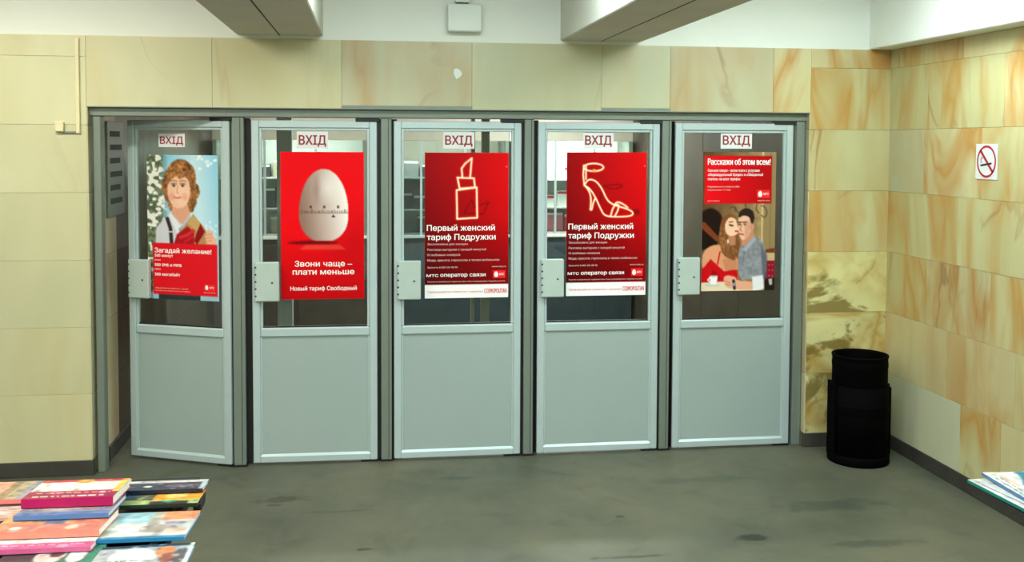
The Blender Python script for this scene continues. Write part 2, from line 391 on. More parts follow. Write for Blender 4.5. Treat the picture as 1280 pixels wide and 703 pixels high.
# white chip on the lintel slab
bm = bmesh.new(); cp = hit(572, 92, 1, 0)
vs = [bm.verts.new((r*math.cos(a)*.032, 0, r*math.sin(a)*.034)) for a, r in ((0, .9), (.7, .75), (1.5, .9), (2.2, 1.1), (3.0, .8), (3.9, .75), (4.5, 1.05), (5.4, .8))]
vs2 = [bm.verts.new((p.co.x, .003, p.co.z)) for p in vs]
bm.faces.new(vs); [bm.faces.new((vs[i], vs2[i], vs2[(i+1) % 8], vs[(i+1) % 8])) for i in range(8)]
link('plaster_chip', finish(bm, 'plaster_chip'), 'white_plastic', wall_front, (cp.x, -.0024, cp.z))
# ceiling beams and the soffit along the right wall
for i, (a, b_) in enumerate([(.86, 1.37), (2.83, 3.345)]):
    o = struct(box('trim_%d' % (4+i), (a, b_, YB, .012, T+.02, ZC), 'beam', None, .006))
    box('joint_line', (-.004, .004, YB+.05-o.location.y, -o.location.y, (T+.02-o.location.z)-.0012, (T+.02-o.location.z)+.002), 'hole', o)
struct(box('trim_6', (4.885, XR+.012, YB, .012, T, ZC), 'plaster', None, .006))
struct(box('trim_7', (-2.0, -1.5, YB, .012, T+.02, ZC), 'beam', None, .006))

# ------------------------------------------------------------------ ceiling lamps
def lamp(x, y, zc, watts, c, lab, group):
    t = empty('ceiling_lamp', (x, y, zc)); tag(t, lab, 'lamp', group)
    boxes('housing', [(-.62, .62, -.14, .14, -.05, 0), (-.64, -.62, -.15, .15, -.09, 0), (.62, .64, -.15, .15, -.09, 0)], 'white_plastic', t, .004)
    for s in (-.06, .06):
        bm = bmesh.new(); bmesh.ops.create_cone(bm, cap_ends=True, segments=12, radius1=.014, radius2=.014, depth=1.2, matrix=Matrix.Translation((0, s, -.067)) @ Matrix.Rotation(PI/2, 4, 'Y'))
        link('tube', finish(bm, 'tube'), 'tube', t)
    ld = bpy.data.lights.new('lamp_light', 'AREA'); ld.shape = 'RECTANGLE'; ld.size = 1.2; ld.size_y = .26; ld.energy = watts; ld.color = c
    o = bpy.data.objects.new('lamp_light', ld); col.objects.link(o); o.parent = t; o.location = (0, 0, -.09)
for i, (x, y, e, c, where) in enumerate(HALL_LAMPS):
    lamp(x, y, ZC, e, c, 'twin tube fluorescent fitting on the hall ceiling, ' + where, 'hall ceiling lamps')

# ------------------------------------------------------------------ door frame
FY = .045     # front plane of posts and doors
posts = [(.022, .066), (.820, .893), (1.716, 1.782), (2.613, 2.675), (3.506, 3.569), (4.412, 4.472)]
for i, (a, b_) in enumerate(posts):
    t = struct(boxes('trim_%d' % (8+i), [(a, b_, FY+.004, FY+.09, 0, ZL-.055)], 'alu_post', None, .004))
    if 0 < i < 5:
        box('door_stop', (a-(.012 if i == 1 else .028), b_+.034, FY+.046, FY+.062, .005, ZL-.06), 'black', t)  # black strip added behind the post so the open gaps look dark
        box('groove', ((a+b_)/2+.012, (a+b_)/2+.016, FY+.0025, FY+.006, .02, ZL-.06), 'hole', t)
        box('shoe_plate', (a-.006, b_+.006, FY-.004, FY+.1, 0, .012), 'black', t)
head = struct(box('trim_14', (.0, W_OP, FY-.005, FY+.1, ZL-.055, ZL-.004), 'alu_post', None, .004))
box('head_stop', (.865, W_OP-.01, FY+.046, FY+.06, 2.10, ZL-.055), 'black', head)  # black strips added over the doors to hide passage light in the gap
box('head_stop', (.05, .862, FY+.046, FY+.06, 2.131, ZL-.055), 'black', head)
box('shadow_gap_strip', (.0, W_OP, FY-.008, FY+.02, ZL-.058, ZL-.053), 'black', head)

DOORS = [(.804, .712, -23.5), (1.692, .758, -1.5), (2.593, .797, 0), (3.490, .790, 0), (4.390, .797, 0)]
ZB, ZT, ZM0, ZM1 = .014, 2.128, .795, .852
door_obj = []
def make_door(i, hx, wd, ang):
    t = empty('door_%d' % (i+1), (hx, FY, 0), math.radians(ang)); t['kind'] = 'structure'
    S = .046; D = .042
    # leaf runs from x=-wd (lock side) to 0 (hinge side), front at y=0
    box('stile', (-wd, -wd+S, 0, D, ZB, ZT), 'alu', t, .004)
    box('stile', (-S, 0, 0, D, ZB, ZT), 'alu', t, .004)
    box('rail', (-wd+S, -S, 0, D, ZT-S, ZT), 'alu', t, .004)
    box('rail', (-wd+S, -S, -.002, D, ZM0, ZM1), 'alu', t, .008)
    box('rail', (-wd+S, -S, 0, D, ZB, ZB+.04), 'alu', t, .003)
    # sloped weather bar on the bottom rail
    bm = bmesh.new(); x0, x1 = -wd+S-.004, -S+.004
    pr = [(0.0, ZB+.036), (.022, ZB+.066), (.022, ZB+.036)]
    va = [bm.verts.new((x0, y, z)) for y, z in pr]; vb = [bm.verts.new((x1, y, z)) for y, z in pr]
    bm.faces.new(va); bm.faces.new(vb[::-1])
    for k in range(3): bm.faces.new((va[k], va[(k+1) % 3], vb[(k+1) % 3], vb[k]))
    link('weather_bar', finish(bm, 'weather_bar'), 'alu', t)
    B = .016
    for b in ((-wd+S, -wd+S+B, ZM1, ZT-S), (-S-B, -S, ZM1, ZT-S)): box('glazing_bead', (b[0], b[1], .008, .034, b[2], b[3]), 'alu', t, .003)
    box('glazing_bead', (-wd+S+B, -S-B, .008, .034, ZT-S-B, ZT-S), 'alu', t, .003)
    box('glazing_bead', (-wd+S+B, -S-B, .014, .034, ZM1, ZM1+.008), 'black', t, .001)
    for b in ((-wd+S, -wd+S+.01, ZB+.05, ZM0), (-S-.01, -S, ZB+.05, ZM0)): box('panel_bead', (b[0], b[1], .006, .03, b[2], b[3]), 'alu', t, .002)
    box('glass_pane', (-wd+S+.004, -S-.004, .019, .025, ZM1-.004, ZT-S-.004), 'glass', t)
    box('lower_panel', (-wd+S+.006, -S-.006, .011, .032, ZB+.045, ZM0+.004), 'panel', t, .002)
    lb = box('lock_box', (-wd+.018, -wd+.165, -.034, .0, 1.02, 1.262), 'lockbox', t, .006)
    c0 = lb.location
    for k in range(5):
        box('slot', (-wd+.0185-c0.x, -wd+.030-c0.x, -.0352-c0.y, -.032-c0.y, 1.050+.044*k-c0.z, 1.060+.044*k-c0.z), 'hole', lb)
    bm = bmesh.new(); bmesh.ops.create_cone(bm, cap_ends=True, segments=14, radius1=.006, radius2=.006, depth=.004, matrix=Matrix.Rotation(PI/2, 4, 'X'))
    link('keyhole', finish(bm, 'keyhole'), 'hole', lb, (.032, -.018, -.005))
    box('top_pivot', (-.13, .016, -.003, .05, ZT-.008, ZT+.015), 'black', t, .002)
    box('hinge_gasket', (.0005, (.0235 if i == 1 else .015), .020, .040, ZB, ZT), 'black', t)  # black filler on both leaf edges, painting the dark of the side gaps
    box('lock_gasket', (-wd-.006, -wd-.0005, .016, .036, ZB, ZT), 'black', t)
    box('bottom_pivot', (-.10, .004, .004, .05, .0005, ZB-.001), 'black', t, .001)
    door_obj.append(t); return t
for i, d in enumerate(DOORS): make_door(i, *d)
def door_frame_of(i):
    hx, wd, ang = DOORS[i]; a = math.radians(ang)
    p = Vector((hx, FY, 0)); ux = Vector((math.cos(a), math.sin(a), 0)); n = Vector((math.sin(a), -math.cos(a), 0))   # n faces the hall
    return p, ux, n, a
def on_door(i, box_px, off=.0175):
    """pixel box -> world position of lower left corner, size, rotation on the glass of door i (glass front lies 19 mm behind the leaf's front)"""
    p, ux, n, a = door_frame_of(i); q = p - n*off
    A = hit_plane(box_px[0], (box_px[1]+box_px[3])/2, q, n); B = hit_plane(box_px[2], (box_px[1]+box_px[3])/2, q, n)
    um = (box_px[0]+box_px[2])/2
    zt = hit_plane(um, box_px[1], q, n).z; zb = hit_plane(um, box_px[3], q, n).z
    return Vector((A.x, A.y, zb)), (B-A).length, zt-zb, a

# ------------------------------------------------------------------ printed pictures: a small painter and a coloured grid
class Pic:
    def __init__(s, W, H, asp):
        s.W, s.H = W, H; s.asp = asp                       # asp = height/width
        s.u, s.v = np.meshgrid(np.linspace(0, 1, W), np.linspace(0, 1, H)); s.im = np.zeros((H, W, 3)); s.rs = np.random.RandomState(5)
    def c(s, c): return np.array(c, float)/255
    def put(s, mask, c):
        cc = c if isinstance(c, np.ndarray) and c.ndim == 3 else s.c(c)
        s.im = s.im*(1-mask[..., None]) + cc*mask[..., None]
    def blur(s, m, k):
        for _ in range(k):
            p = np.pad(m, 1, mode='edge'); m = (p[1:-1, 1:-1]*2+p[:-2, 1:-1]+p[2:, 1:-1]+p[1:-1, :-2]+p[1:-1, 2:])/6
        return m
    def rect(s, a, b, c_, d, c, soft=0): s.put(s.blur(((s.u >= a) & (s.u <= c_) & (s.v >= b) & (s.v <= d)).astype(float), soft), c)
    def ell(s, cx, cy, rx, ry, c, rot=0, soft=1, amt=1.0):
        du = s.u-cx; dv = (s.v-cy)*s.asp; a = math.radians(rot)
        x = (du*math.cos(a)+dv*math.sin(a))/rx; y = (-du*math.sin(a)+dv*math.cos(a))/(ry*s.asp)
        s.put(s.blur((x*x+y*y < 1).astype(float), soft)*amt, c)
    def mask(s, pts, soft=1):
        ins = np.zeros(s.u.shape, bool); n = len(pts)
        for i in range(n):
            x1, y1 = pts[i]; x2, y2 = pts[(i+1) % n]
            if y1 == y2: continue
            cond = ((y1 > s.v) != (y2 > s.v)) & (s.u < (x2-x1)*(s.v-y1)/(y2-y1)+x1); ins ^= cond
        return s.blur(ins.astype(float), soft)
    def poly(s, pts, c, soft=1, amt=1.0): s.put(s.mask(pts, soft)*amt, c)
    def line(s, pts, wd, c, amt=1.0, fall=1.0):
        best = np.full(s.u.shape, 9.0)
        for (x1, y1), (x2, y2) in zip(pts, pts[1:]):
            dx, dy = x2-x1, (y2-y1)*s.asp; L = dx*dx+dy*dy+1e-9
            t = np.clip(((s.u-x1)*dx+(s.v-y1)*s.asp*dy)/L, 0, 1)
            best = np.minimum(best, np.hypot(s.u-x1-t*dx, (s.v-y1)*s.asp-t*dy))
        s.put(np.clip((wd-best)/(wd*.5*fall)+.0, 0, 1)*amt, c)
    def noise(s, cell):
        h, w_ = int(s.H/cell)+3, int(s.W/cell)+3; g = s.rs.rand(h, w_)
        y = np.arange(s.H)/cell; x = np.arange(s.W)/cell; yi, xi = y.astype(int), x.astype(int); fy, fx = (y-yi)[:, None], (x-xi)[None]
        return g[yi][:, xi]*(1-fy)*(1-fx)+g[yi+1][:, xi]*fy*(1-fx)+g[yi][:, xi+1]*(1-fy)*fx+g[yi+1][:, xi+1]*fy*fx
    def grain(s, mask, cell, amt):
        s.im = np.clip(s.im*(1+(s.noise(cell)-.5)[..., None]*amt*mask[..., None]), 0, 1)
def smooth(pts, k=2, closed=False):
    for _ in range(k):
        out = []; n = len(pts); rng = range(n if closed else n-1)
        for i in rng:
            a, b = pts[i], pts[(i+1) % n]
            out += [(.75*a[0]+.25*b[0], .75*a[1]+.25*b[1]), (.25*a[0]+.75*b[0], .25*a[1]+.75*b[1])]
        pts = out if closed else [pts[0]]+out+[pts[-1]]
    return pts
def pic_mesh(name, pic, w_, h_, plane='XZ'):
    if plane == 'XZ': pic.im = np.stack([pic.blur(pic.im[..., k], 1) for k in range(3)], -1)
    W, H = pic.W, pic.H
    xs = np.linspace(0, w_, W); zs = np.linspace(h_, 0, H); X, Z = np.meshgrid(xs, zs)
    O = np.zeros_like(X); co = np.stack([X, O, Z] if plane == 'XZ' else [X, Z, O], -1).reshape(-1, 3)
    i = np.arange(W*H).reshape(H, W); q = np.stack([i[:-1, :-1], i[1:, :-1], i[1:, 1:], i[:-1, 1:]], -1).reshape(-1, 4)
    me = bpy.data.meshes.new(name); me.vertices.add(W*H); me.vertices.foreach_set('co', co.astype('f').ravel())
    me.loops.add(q.size); me.loops.foreach_set('vertex_index', q.astype('i').ravel())
    me.polygons.add(len(q)); me.polygons.foreach_set('loop_start', (np.arange(len(q))*4).astype('i'))
    me.update(calc_edges=True); me.validate()
    at = me.color_attributes.new('ink', 'FLOAT_COLOR', 'POINT')
    im = np.clip(pic.im, 0, 1).reshape(-1, 3); l_ = np.where(im <= .04045, im/12.92, ((im+.055)/1.055)**2.4)
    at.data.foreach_set('color', np.concatenate([l_, np.ones((len(l_), 1))], 1).astype('f').ravel()); return me
PW, PH = 150, 264

def boy_pic():
    p = Pic(PW, PH, 2.05); Zx = lambda x: (x-20)/492; Zy = lambda y: (y-45)/1012
    P = lambda *a: [(Zx(x), Zy(y)) for x, y in a]
    sky = p.c((120, 192, 222))*np.ones_like(p.im); k = np.clip(1-np.abs(p.u-.66)*2.2+p.v*.5, 0, 1)[..., None]; p.im = sky*(1-k*.75)+p.c((222, 238, 244))*k*.75
    g = np.clip((.30-p.u)*9, 0, 1); n = p.noise(7); n2 = p.noise(4)
    green = np.where((n > .62)[..., None], p.c((232, 232, 222)), np.where((n2 > .5)[..., None], p.c((120, 130, 104)), p.c((84, 98, 74)))); p.put(g, green)
    for _ in range(26):
        a, b = p.rs.rand()*.24, p.rs.rand()*.55; p.ell(a, b, .03, .013, (236, 236, 230))
    for _ in range(14): p.ell(.72+p.rs.rand()*.25, .005+p.rs.rand()*.09, .022, .009, (240, 246, 248), amt=.8)
    for _ in range(10): p.ell(.82+p.rs.rand()*.16, .38+p.rs.rand()*.2, .02, .008, (238, 246, 248), amt=.7)
    hm = np.zeros(p.u.shape)
    for x, y, rx, ry in ((255, 180, 95, 105), (200, 215, 62, 90), (310, 205, 52, 100), (160, 265, 38, 70), (345, 295, 42, 60), (175, 330, 34, 50), (330, 360, 36, 60), (188, 395, 20, 40), (325, 410, 22, 34), (255, 130, 60, 58)):
        du = (p.u-Zx(x))/(rx/492); dv = (p.v-Zy(y))/(ry/1012); hm = np.maximum(hm, (du*du+dv*dv < 1).astype(float))
    hm = p.blur(hm, 2); p.put(hm, (142, 94, 54)); p.grain(hm, 3, .7); p.grain(hm, 6, .5)
    p.poly(P((192, 395), (305, 385), (320, 470), (290, 530), (250, 520), (195, 465)), (222, 160, 132), 2)
    p.ell(Zx(242), Zy(290), 80/492, 128/1012, (240, 190, 160), soft=2); p.ell(Zx(262), Zy(320), 50/492, 80/1012, (246, 202, 174), soft=6, amt=.7)
    p.ell(Zx(190), Zy(335), 22/492, 26/1012, (226, 150, 128), soft=6, amt=.6); p.ell(Zx(285), Zy(335), 20/492, 26/1012, (232, 152, 130), soft=6, amt=.6)
    fr = p.mask(P((160, 260), (170, 170), (250, 140), (325, 180), (330, 262), (312, 215), (280, 196), (250, 214), (225, 192), (200, 208), (178, 232)), 2); p.put(fr, (158, 106, 62)); p.grain(fr, 3, .6)
    for x in (208, 270):
        p.ell(Zx(x), Zy(257), 18/492, 10/1012, (206, 178, 164), soft=1); p.ell(Zx(x), Zy(257), 10/492, 11/1012, (84, 62, 58), soft=1)
        p.line(P((x-20, 246), (x, 241), (x+20, 247)), .012, (126, 80, 56), .6)
        p.line(P((x-22, 228), (x, 221), (x+22, 229)), .012, (150, 98, 62), .7)
    p.line(P((236, 262), (228, 305), (240, 312)), .013, (214, 146, 118), .7); p.line(P((210, 339), (232, 345), (256, 339)), .015, (206, 100, 96), .85)
    p.poly(P((75, 670), (80, 560), (130, 500), (182, 446), (210, 480), (258, 540), (312, 462), (362, 490), (420, 670)), (204, 206, 212), 2)
    p.poly(P((182, 446), (172, 470), (232, 600), (258, 540)), (228, 230, 236), 1); p.poly(P((312, 462), (258, 540), (278, 590), (330, 500)), (186, 190, 200), 1)
    p.poly(P((258, 540), (240, 560), (250, 640), (275, 610)), (150, 156, 176), 1)
    p.line(P((160, 490), (182, 560), (188, 660)), .033, (52, 36, 52)); p.line(P((168, 582), (196, 582)), .014, (214, 204, 204))
    p.poly(P((230, 665), (240, 590), (340, 455), (422, 556), (470, 665)), (178, 138, 82), 1); p.poly(P((340, 455), (422, 556), (380, 590), (300, 520)), (200, 162, 104), 1)
    p.poly(P((205, 665), (225, 600), (300, 540), (345, 580), (345, 670)), (168, 20, 30), 1); p.poly(P((345, 640), (372, 560), (390, 520), (420, 575), (365, 668)), (140, 14, 24), 1)
    p.line(P((250, 620), (300, 600), (340, 570)), .03, (214, 44, 48)); p.line(P((280, 650), (335, 610)), .02, (206, 30, 40))
    p.poly(P((418, 600), (440, 562), (470, 575), (498, 630), (490, 672), (430, 660)), (236, 178, 146), 2)
    for y in (600, 622, 644): p.line(P((424, y), (466, y-10)), .01, (196, 130, 102), .6)
    p.rect(.0, .955, 1, 1, (150, 190, 204)); p.rect(.15, .965, .74, 1, (40, 54, 56))
    m = ((np.abs(p.u-.53) < .455) & (np.abs(p.v-.79) < .178)).astype(float); p.put(p.blur(m, 1), (222, 20, 34))
    return p
def egg_pic():
    p = Pic(PW, PH, 1.79); p.im[:] = p.c((238, 4, 16)); k = np.clip((p.v-.55)*2, 0, 1)[..., None]; p.im = p.im*(1-k*.22)
    k = np.clip(1-np.hypot((p.u-.9)/.5, (p.v-.6)/.3), 0, 1)[..., None]; p.im = p.im*(1-k*.12)
    p.ell(.38, .615, .30, .012, (86, 2, 6), soft=4, amt=.85)
    p.poly([(.30, .628), (.70, .628), (.78, .662), (.22, .662)], (236, 92, 70), 3, .6)
    top, bot, wid = .115, .612, .41
    ry = np.where(p.v < wid, wid-top, bot-wid); y = (p.v-wid)/ry; x = (p.u-.515)/.297
    m = p.blur(((x*x+np.abs(y)**np.where(p.v < wid, 2.0, 2.6)) < 1).astype(float)*(p.v < .603), 1)
    sh = np.clip(.5+x*.55-.10*(y), 0, 1); a, b = p.c((146, 112, 98)), p.c((250, 240, 234)); p.put(m, a*(1-sh[..., None])+b*sh[..., None])
    hl = np.clip(1-np.hypot((p.u-.58)/.18, (p.v-.24)/.12), 0, 1)*m; p.put(hl*.5, (255, 252, 248)); sm = np.clip(1-np.abs(x+.28)/.2, 0, 1)*np.clip(1-np.abs(p.v-.25)/.14, 0, 1)*m; p.put(sm*.4, (120, 88, 78))
    p.put((np.abs(p.v-.415) < .003)*m, (120, 96, 90))
    for i in range(26):
        uu = .24+i*.022; big = i % 6 == 0
        p.put(((np.abs(p.u-uu) < .004) & (p.v > (.388 if big else .398)) & (p.v < .412))*m*.75, (70, 50, 48))
    for uu in (.36, .52, .69): p.put(((np.abs(p.u-uu) < .013) & (np.abs(p.v-.374) < .009))*m*.8, (60, 44, 44))
    p.poly([(.63, .424), (.605, .443), (.655, .443)], (30, 22, 22), 0)
    return p
def neon(p, strokes, wd=.014):
    for s in strokes: p.line(s, wd*2.6, (255, 70, 20), .30, 2)
    for s in strokes: p.line(s, wd*1.25, (255, 140, 70), .95)
    for s in strokes: p.line(s, wd*.85, (255, 238, 214), 1.0)
def red_bg(p):
    k = np.clip(.15+p.u*.75-.15*p.v+.1*np.cos(p.v*5), 0, 1)[..., None]; a, b = p.c((122, 0, 4)), p.c((232, 2, 10)); p.im = a*(1-k)+b*k
    kk = np.clip((p.v-.45)*2.4, 0, 1)[..., None]; p.im = p.im*(1-kk*.34)
    p.rect(0, .905, 1, 1, (246, 244, 244))
def lipstick_pic():
    p = Pic(PW, PH, 1.75); red_bg(p); P = lambda *a: [((x-120)/305, (y-118)/537) for x, y in a]
    p.line(P((262, 340), (330, 345), (352, 300), (300, 320), (290, 290), (262, 340)), .012, (96, 0, 4), .55)
    neon(p, [P((235, 256), (308, 246), (310, 358), (237, 362), (235, 256)), P((238, 210), (298, 212), (302, 246)), P((238, 210), (246, 250), (302, 246)), P((256, 210), (253, 176), (266, 158), (290, 138), (284, 210))])
    return p
def shoe_pic():
    p = Pic(PW, PH, 1.78); red_bg(p); P = lambda *a: [((x-110)/293, (y-116)/526) for x, y in a]
    p.line(smooth(P((245, 240), (300, 232), (320, 240), (280, 252), (245, 240))), .012, (100, 0, 4), .6); p.line(P((240, 245), (232, 300)), .014, (100, 0, 4), .5); p.ell((365-110)/293, (335-116)/526, .05, .02, (92, 0, 2), soft=5, amt=.6)
    strap = [(208+36*math.cos(t), 171+14*math.sin(t)) for t in np.linspace(0, 2*PI, 24)]
    neon(p, [P(*strap), P((172, 164), (170, 200), (174, 236)), P((180, 166), (180, 214)),
             smooth(P((174, 236), (188, 214), (214, 218), (238, 246), (258, 292), (284, 310), (330, 322), (356, 336), (350, 350), (300, 353), (250, 350), (236, 326), (216, 282), (196, 250), (174, 236))),
             smooth(P((174, 236), (192, 256), (200, 285), (197, 325))), smooth(P((215, 284), (207, 300), (202, 328), (197, 325))),
             smooth(P((272, 348), (282, 312), (304, 304), (298, 330), (288, 348))), smooth(P((284, 310), (296, 296), (318, 306), (334, 318)))], .0125)
    p.ell((210-110)/293, (183-116)/526, .028, .010, (255, 170, 90))
    return p
def couple_pic():
    p = Pic(PW, PH, 1.87); P = lambda *a: [((x-38)/537, .347+y/1013) for x, y in a]; X = lambda x: (x-38)/537; Y = lambda y: .347+y/1013
    k = np.clip(p.u*1.3-.1, 0, 1)[..., None]; p.im = p.c((96, 66, 40))*(1-k)+p.c((168, 140, 94))*k; p.grain(np.ones(p.u.shape), 9, .25)
    p.put((np.abs(p.u-.82) < .008)*1.0, (206, 184, 140)); p.rect(.84, 0, 1, .75, (150, 126, 86)); p.put((np.abs(p.u-.93) < .006)*.6, (120, 98, 64))
    for s in (((440, 20), (430, 70), (455, 95)), ((470, 110), (500, 130), (515, 90), (500, 50), (470, 40)), ((280, 50), (295, 90), (320, 95)), ((350, 10), (356, 50)), ((240, 60), (268, 40), (280, 80))): p.line(smooth(P(*s)), .009, (74, 52, 34), .85)
    p.ell(X(100), Y(170), .17, .11, (30, 18, 14), soft=3); p.rect(0, Y(200), .22, Y(360), (26, 16, 12), 2); p.poly(P((38, 155), (60, 160), (165, 270), (150, 305), (38, 205)), (124, 58, 30)); 
    p.poly(P((505, 362), (575, 350), (575, 388), (505, 388)), (116, 54, 34)); p.rect(X(505), Y(388), 1, Y(445), (196, 172, 122))
    p.rect(X(500), Y(445), 1, Y(600), (146, 16, 44))
    for x in (535, 560):
        for y in (475, 515, 555): p.ell(X(x), Y(y), .008, .005, (206, 150, 90))
    p.rect(X(500), Y(572), 1, 1, (34, 22, 22)); p.poly(P((530, 580), (560, 575), (560, 620), (540, 625)), (190, 186, 180))
    # woman
    p.poly(smooth(P((170, 160), (200, 110), (250, 98), (292, 130), (300, 260), (318, 330), (312, 430), (270, 440), (200, 420), (165, 330)), 1, True), (126, 74, 38), 2)
    p.poly(smooth(P((36, 470), (48, 370), (110, 326), (175, 320), (250, 410), (305, 400), (305, 540), (60, 540)), 1, True), (222, 152, 112), 2); p.poly(P((190, 430), (300, 430), (296, 530), (215, 520)), (196, 122, 88), 4, .7)
    hr = p.mask(smooth(P((165, 180), (198, 180), (205, 260), (250, 330), (300, 360), (304, 420), (270, 440), (215, 420), (170, 360)), 1, True), 2); p.put(hr, (140, 90, 50)); p.grain(hr, 3, .6)
    p.poly(P((230, 420), (285, 440), (250, 335), (238, 270)), (128, 78, 42), 2, .8)
    p.poly(smooth(P((207, 160), (240, 120), (285, 134), (294, 175), (310, 220), (290, 255), (250, 265), (218, 250), (205, 215)), 1, True), (244, 196, 164), 1)
    p.poly(P((200, 225), (228, 250), (240, 330), (285, 330), (285, 262), (240, 262)), (206, 140, 104), 2, .8); p.line(P((240, 180), (262, 186)), .014, (60, 34, 26)); p.line(P((236, 160), (264, 156)), .009, (120, 74, 46)); p.line(P((284, 226), (302, 226)), .014, (180, 60, 60)); p.ell(X(229), Y(300), .012, .016, (240, 232, 226))
    p.poly(P((38, 505), (70, 470), (104, 428), (160, 480), (205, 520), (270, 508), (300, 512), (305, 600), (38, 600)), (206, 10, 22), 1); p.line(P((172, 376), (154, 470)), .012, (206, 14, 24)); p.poly(P((120, 500), (180, 560), (160, 590), (110, 560)), (150, 4, 14), 4, .7)
    # man
    p.poly(P((318, 210), (402, 190), (425, 265), (350, 340), (330, 330)), (200, 136, 104), 1)
    p.poly(smooth(P((304, 120), (330, 100), (385, 110), (400, 190), (392, 250), (350, 292), (322, 286), (306, 240), (300, 180)), 1, True), (236, 180, 150), 1); p.ell(X(404), Y(196), .032, .030, (206, 142, 114))
    p.poly(smooth(P((302, 108), (318, 72), (360, 54), (405, 72), (424, 120), (412, 172), (396, 168), (386, 122), (340, 108), (308, 130)), 1, True), (44, 30, 26), 1)
    for x in (314, 352): p.line(P((x-14, 162), (x+12, 160)), .010, (60, 40, 32)); p.ell(X(x), Y(177), .018, .006, (70, 50, 44))
    p.line(P((326, 180), (316, 218), (330, 226)), .010, (190, 126, 98)); p.line(P((312, 246), (340, 250)), .014, (170, 84, 76)); p.poly(P((350, 150), (392, 150), (388, 250), (352, 290)), (190, 126, 98), 5, .45)
    sm = p.mask(smooth(P((306, 340), (345, 350), (422, 258), (480, 300), (512, 380), (518, 560), (420, 575), (308, 590)), 1, True), 1); p.put(sm, (138, 140, 146)); p.grain(sm, 5, .25); p.poly(P((470, 320), (518, 400), (520, 580), (488, 580)), (84, 90, 102), 5, .8)
    p.poly(P((316, 330), (345, 352), (422, 258), (436, 290), (360, 380)), (160, 166, 178), 1); p.line(P((352, 372), (340, 470)), .008, (106, 110, 122))
    # table, arms, cup
    p.poly(P((38, 600), (260, 592), (470, 630), (470, 672), (38, 672)), (232, 212, 180), 1)
    p.poly(smooth(P((200, 560), (230, 546), (290, 560), (300, 588), (430, 596), (430, 658), (300, 655), (225, 640), (205, 600)), 1, True), (232, 168, 136), 1); p.line(P((212, 590), (250, 604)), .008, (190, 120, 94)); p.line(P((216, 612), (250, 622)), .008, (190, 120, 94))
    p.poly(P((408, 562), (490, 548), (498, 652), (420, 664)), (232, 232, 236), 2); p.line(P((274, 588), (282, 645)), .024, (34, 32, 34)); p.ell(X(276), Y(615), .022, .014, (150, 156, 164))
    p.ell(X(118), Y(618), .10, .012, (206, 200, 190)); p.poly(P((98, 552), (158, 552), (150, 612), (106, 612)), (244, 242, 238), 1); p.line(P((98, 566), (86, 580), (100, 596)), .012, (238, 236, 232)); p.ell(X(128), Y(553), .055, .005, (196, 186, 178))
    m = ((np.abs(p.u-.488) < .455) & (np.abs(p.v-.2) < .172)).astype(float); k = p.u[..., None]; p.put(p.blur(m, 1), p.c((236, 8, 20))*(1-k)+p.c((176, 6, 14))*k)
    return p

def poster(name, i, px, pic, label):
    pos, w_, h_, a = on_door(i, px)
    t = box(name, (0, w_, 0, .0012, 0, h_), 'paper', None, loc=(0, 0, 0)); t.location = pos; t.rotation_euler = (0, 0, a); tag(t, label, 'poster', 'posters on the entrance doors')
    link('printed_picture', pic_mesh('printed_picture', pic, w_, h_), 'print', t, (0, -.0006, 0)); return t, w_, h_
def logo(t, w_, h_, u0, v0, u1, v1, word=True):
    """red tile with a white egg and small white letters"""
    x0, x1, z0, z1 = u0*w_, u1*w_, (1-v1)*h_, (1-v0)*h_
    bm = bmesh.new(); bm.faces.new([bm.verts.new(q) for q in ((x0, 0, z0), (x1, 0, z0), (x1, 0, z1), (x0, 0, z1))]); lg = link('logo_tile', finish(bm, 'logo_tile'), 'ink_logo', t, (0, -.0011, 0))
    bm = bmesh.new(); H = (z1-z0)*.72; cx = x0+(x1-x0)*.26; zc = (z0+z1)/2
    bm.faces.new([bm.verts.new((cx+math.cos(q)*H*.36*(1-.18*math.sin(q)), 0, zc+math.sin(q)*H*.5)) for q in np.linspace(0, 2*PI, 24, endpoint=False)])
    link('logo_egg', finish(bm, 'logo_egg'), 'ink_white', lg, (0, -.0006, 0))
    text('МТС', 'ink_white', lg, x0+(x1-x0)*.52, zc-(z1-z0)*.13, (x1-x0)*.38, (z1-z0)*.27, y=-.0006, bold=.009, name='logo_letters')
def tx(t, w_, h_, s, u, v, uw, vh, mat='ink_white', bold=0.0, align='LEFT'):
    return text(s, mat, t, u*w_, (1-v)*h_, uw*w_, vh*h_, align=align, bold=bold)

t, w_, h_ = poster('poster', 0, (184.5, 194, 273, 375), boy_pic(), 'poster of a curly haired boy holding a red ribboned gift, on leftmost door')
tx(t, w_, h_, 'Загадай желание!', .10, .677, .80, .033, bold=.010)
for s, v_, uw, vh in (('500 минут', .707, .26, .020), ('или', .733, .08, .010), ('500 SMS и MMS', .772, .38, .020), ('или', .797, .08, .010), ('500 мегабайт', .838, .36, .020)): tx(t, w_, h_, s, .10, v_, uw, vh, bold=.01)
tx(t, w_, h_, 'Тариф действует при подключении с 1 декабря', .10, .928, .47, .008, 'ink_pale'); tx(t, w_, h_, 'Подробности в салонах связи и по телефону', .10, .946, .5, .008, 'ink_pale')
logo(t, w_, h_, .79, .885, .95, .93); tx(t, w_, h_, 'оператор связи', .79, .946, .16, .008, 'ink_pale')
t, w_, h_ = poster('poster', 1, (351, 190, 455, 374), egg_pic(), 'red poster with a white egg timer, on second door from the left')
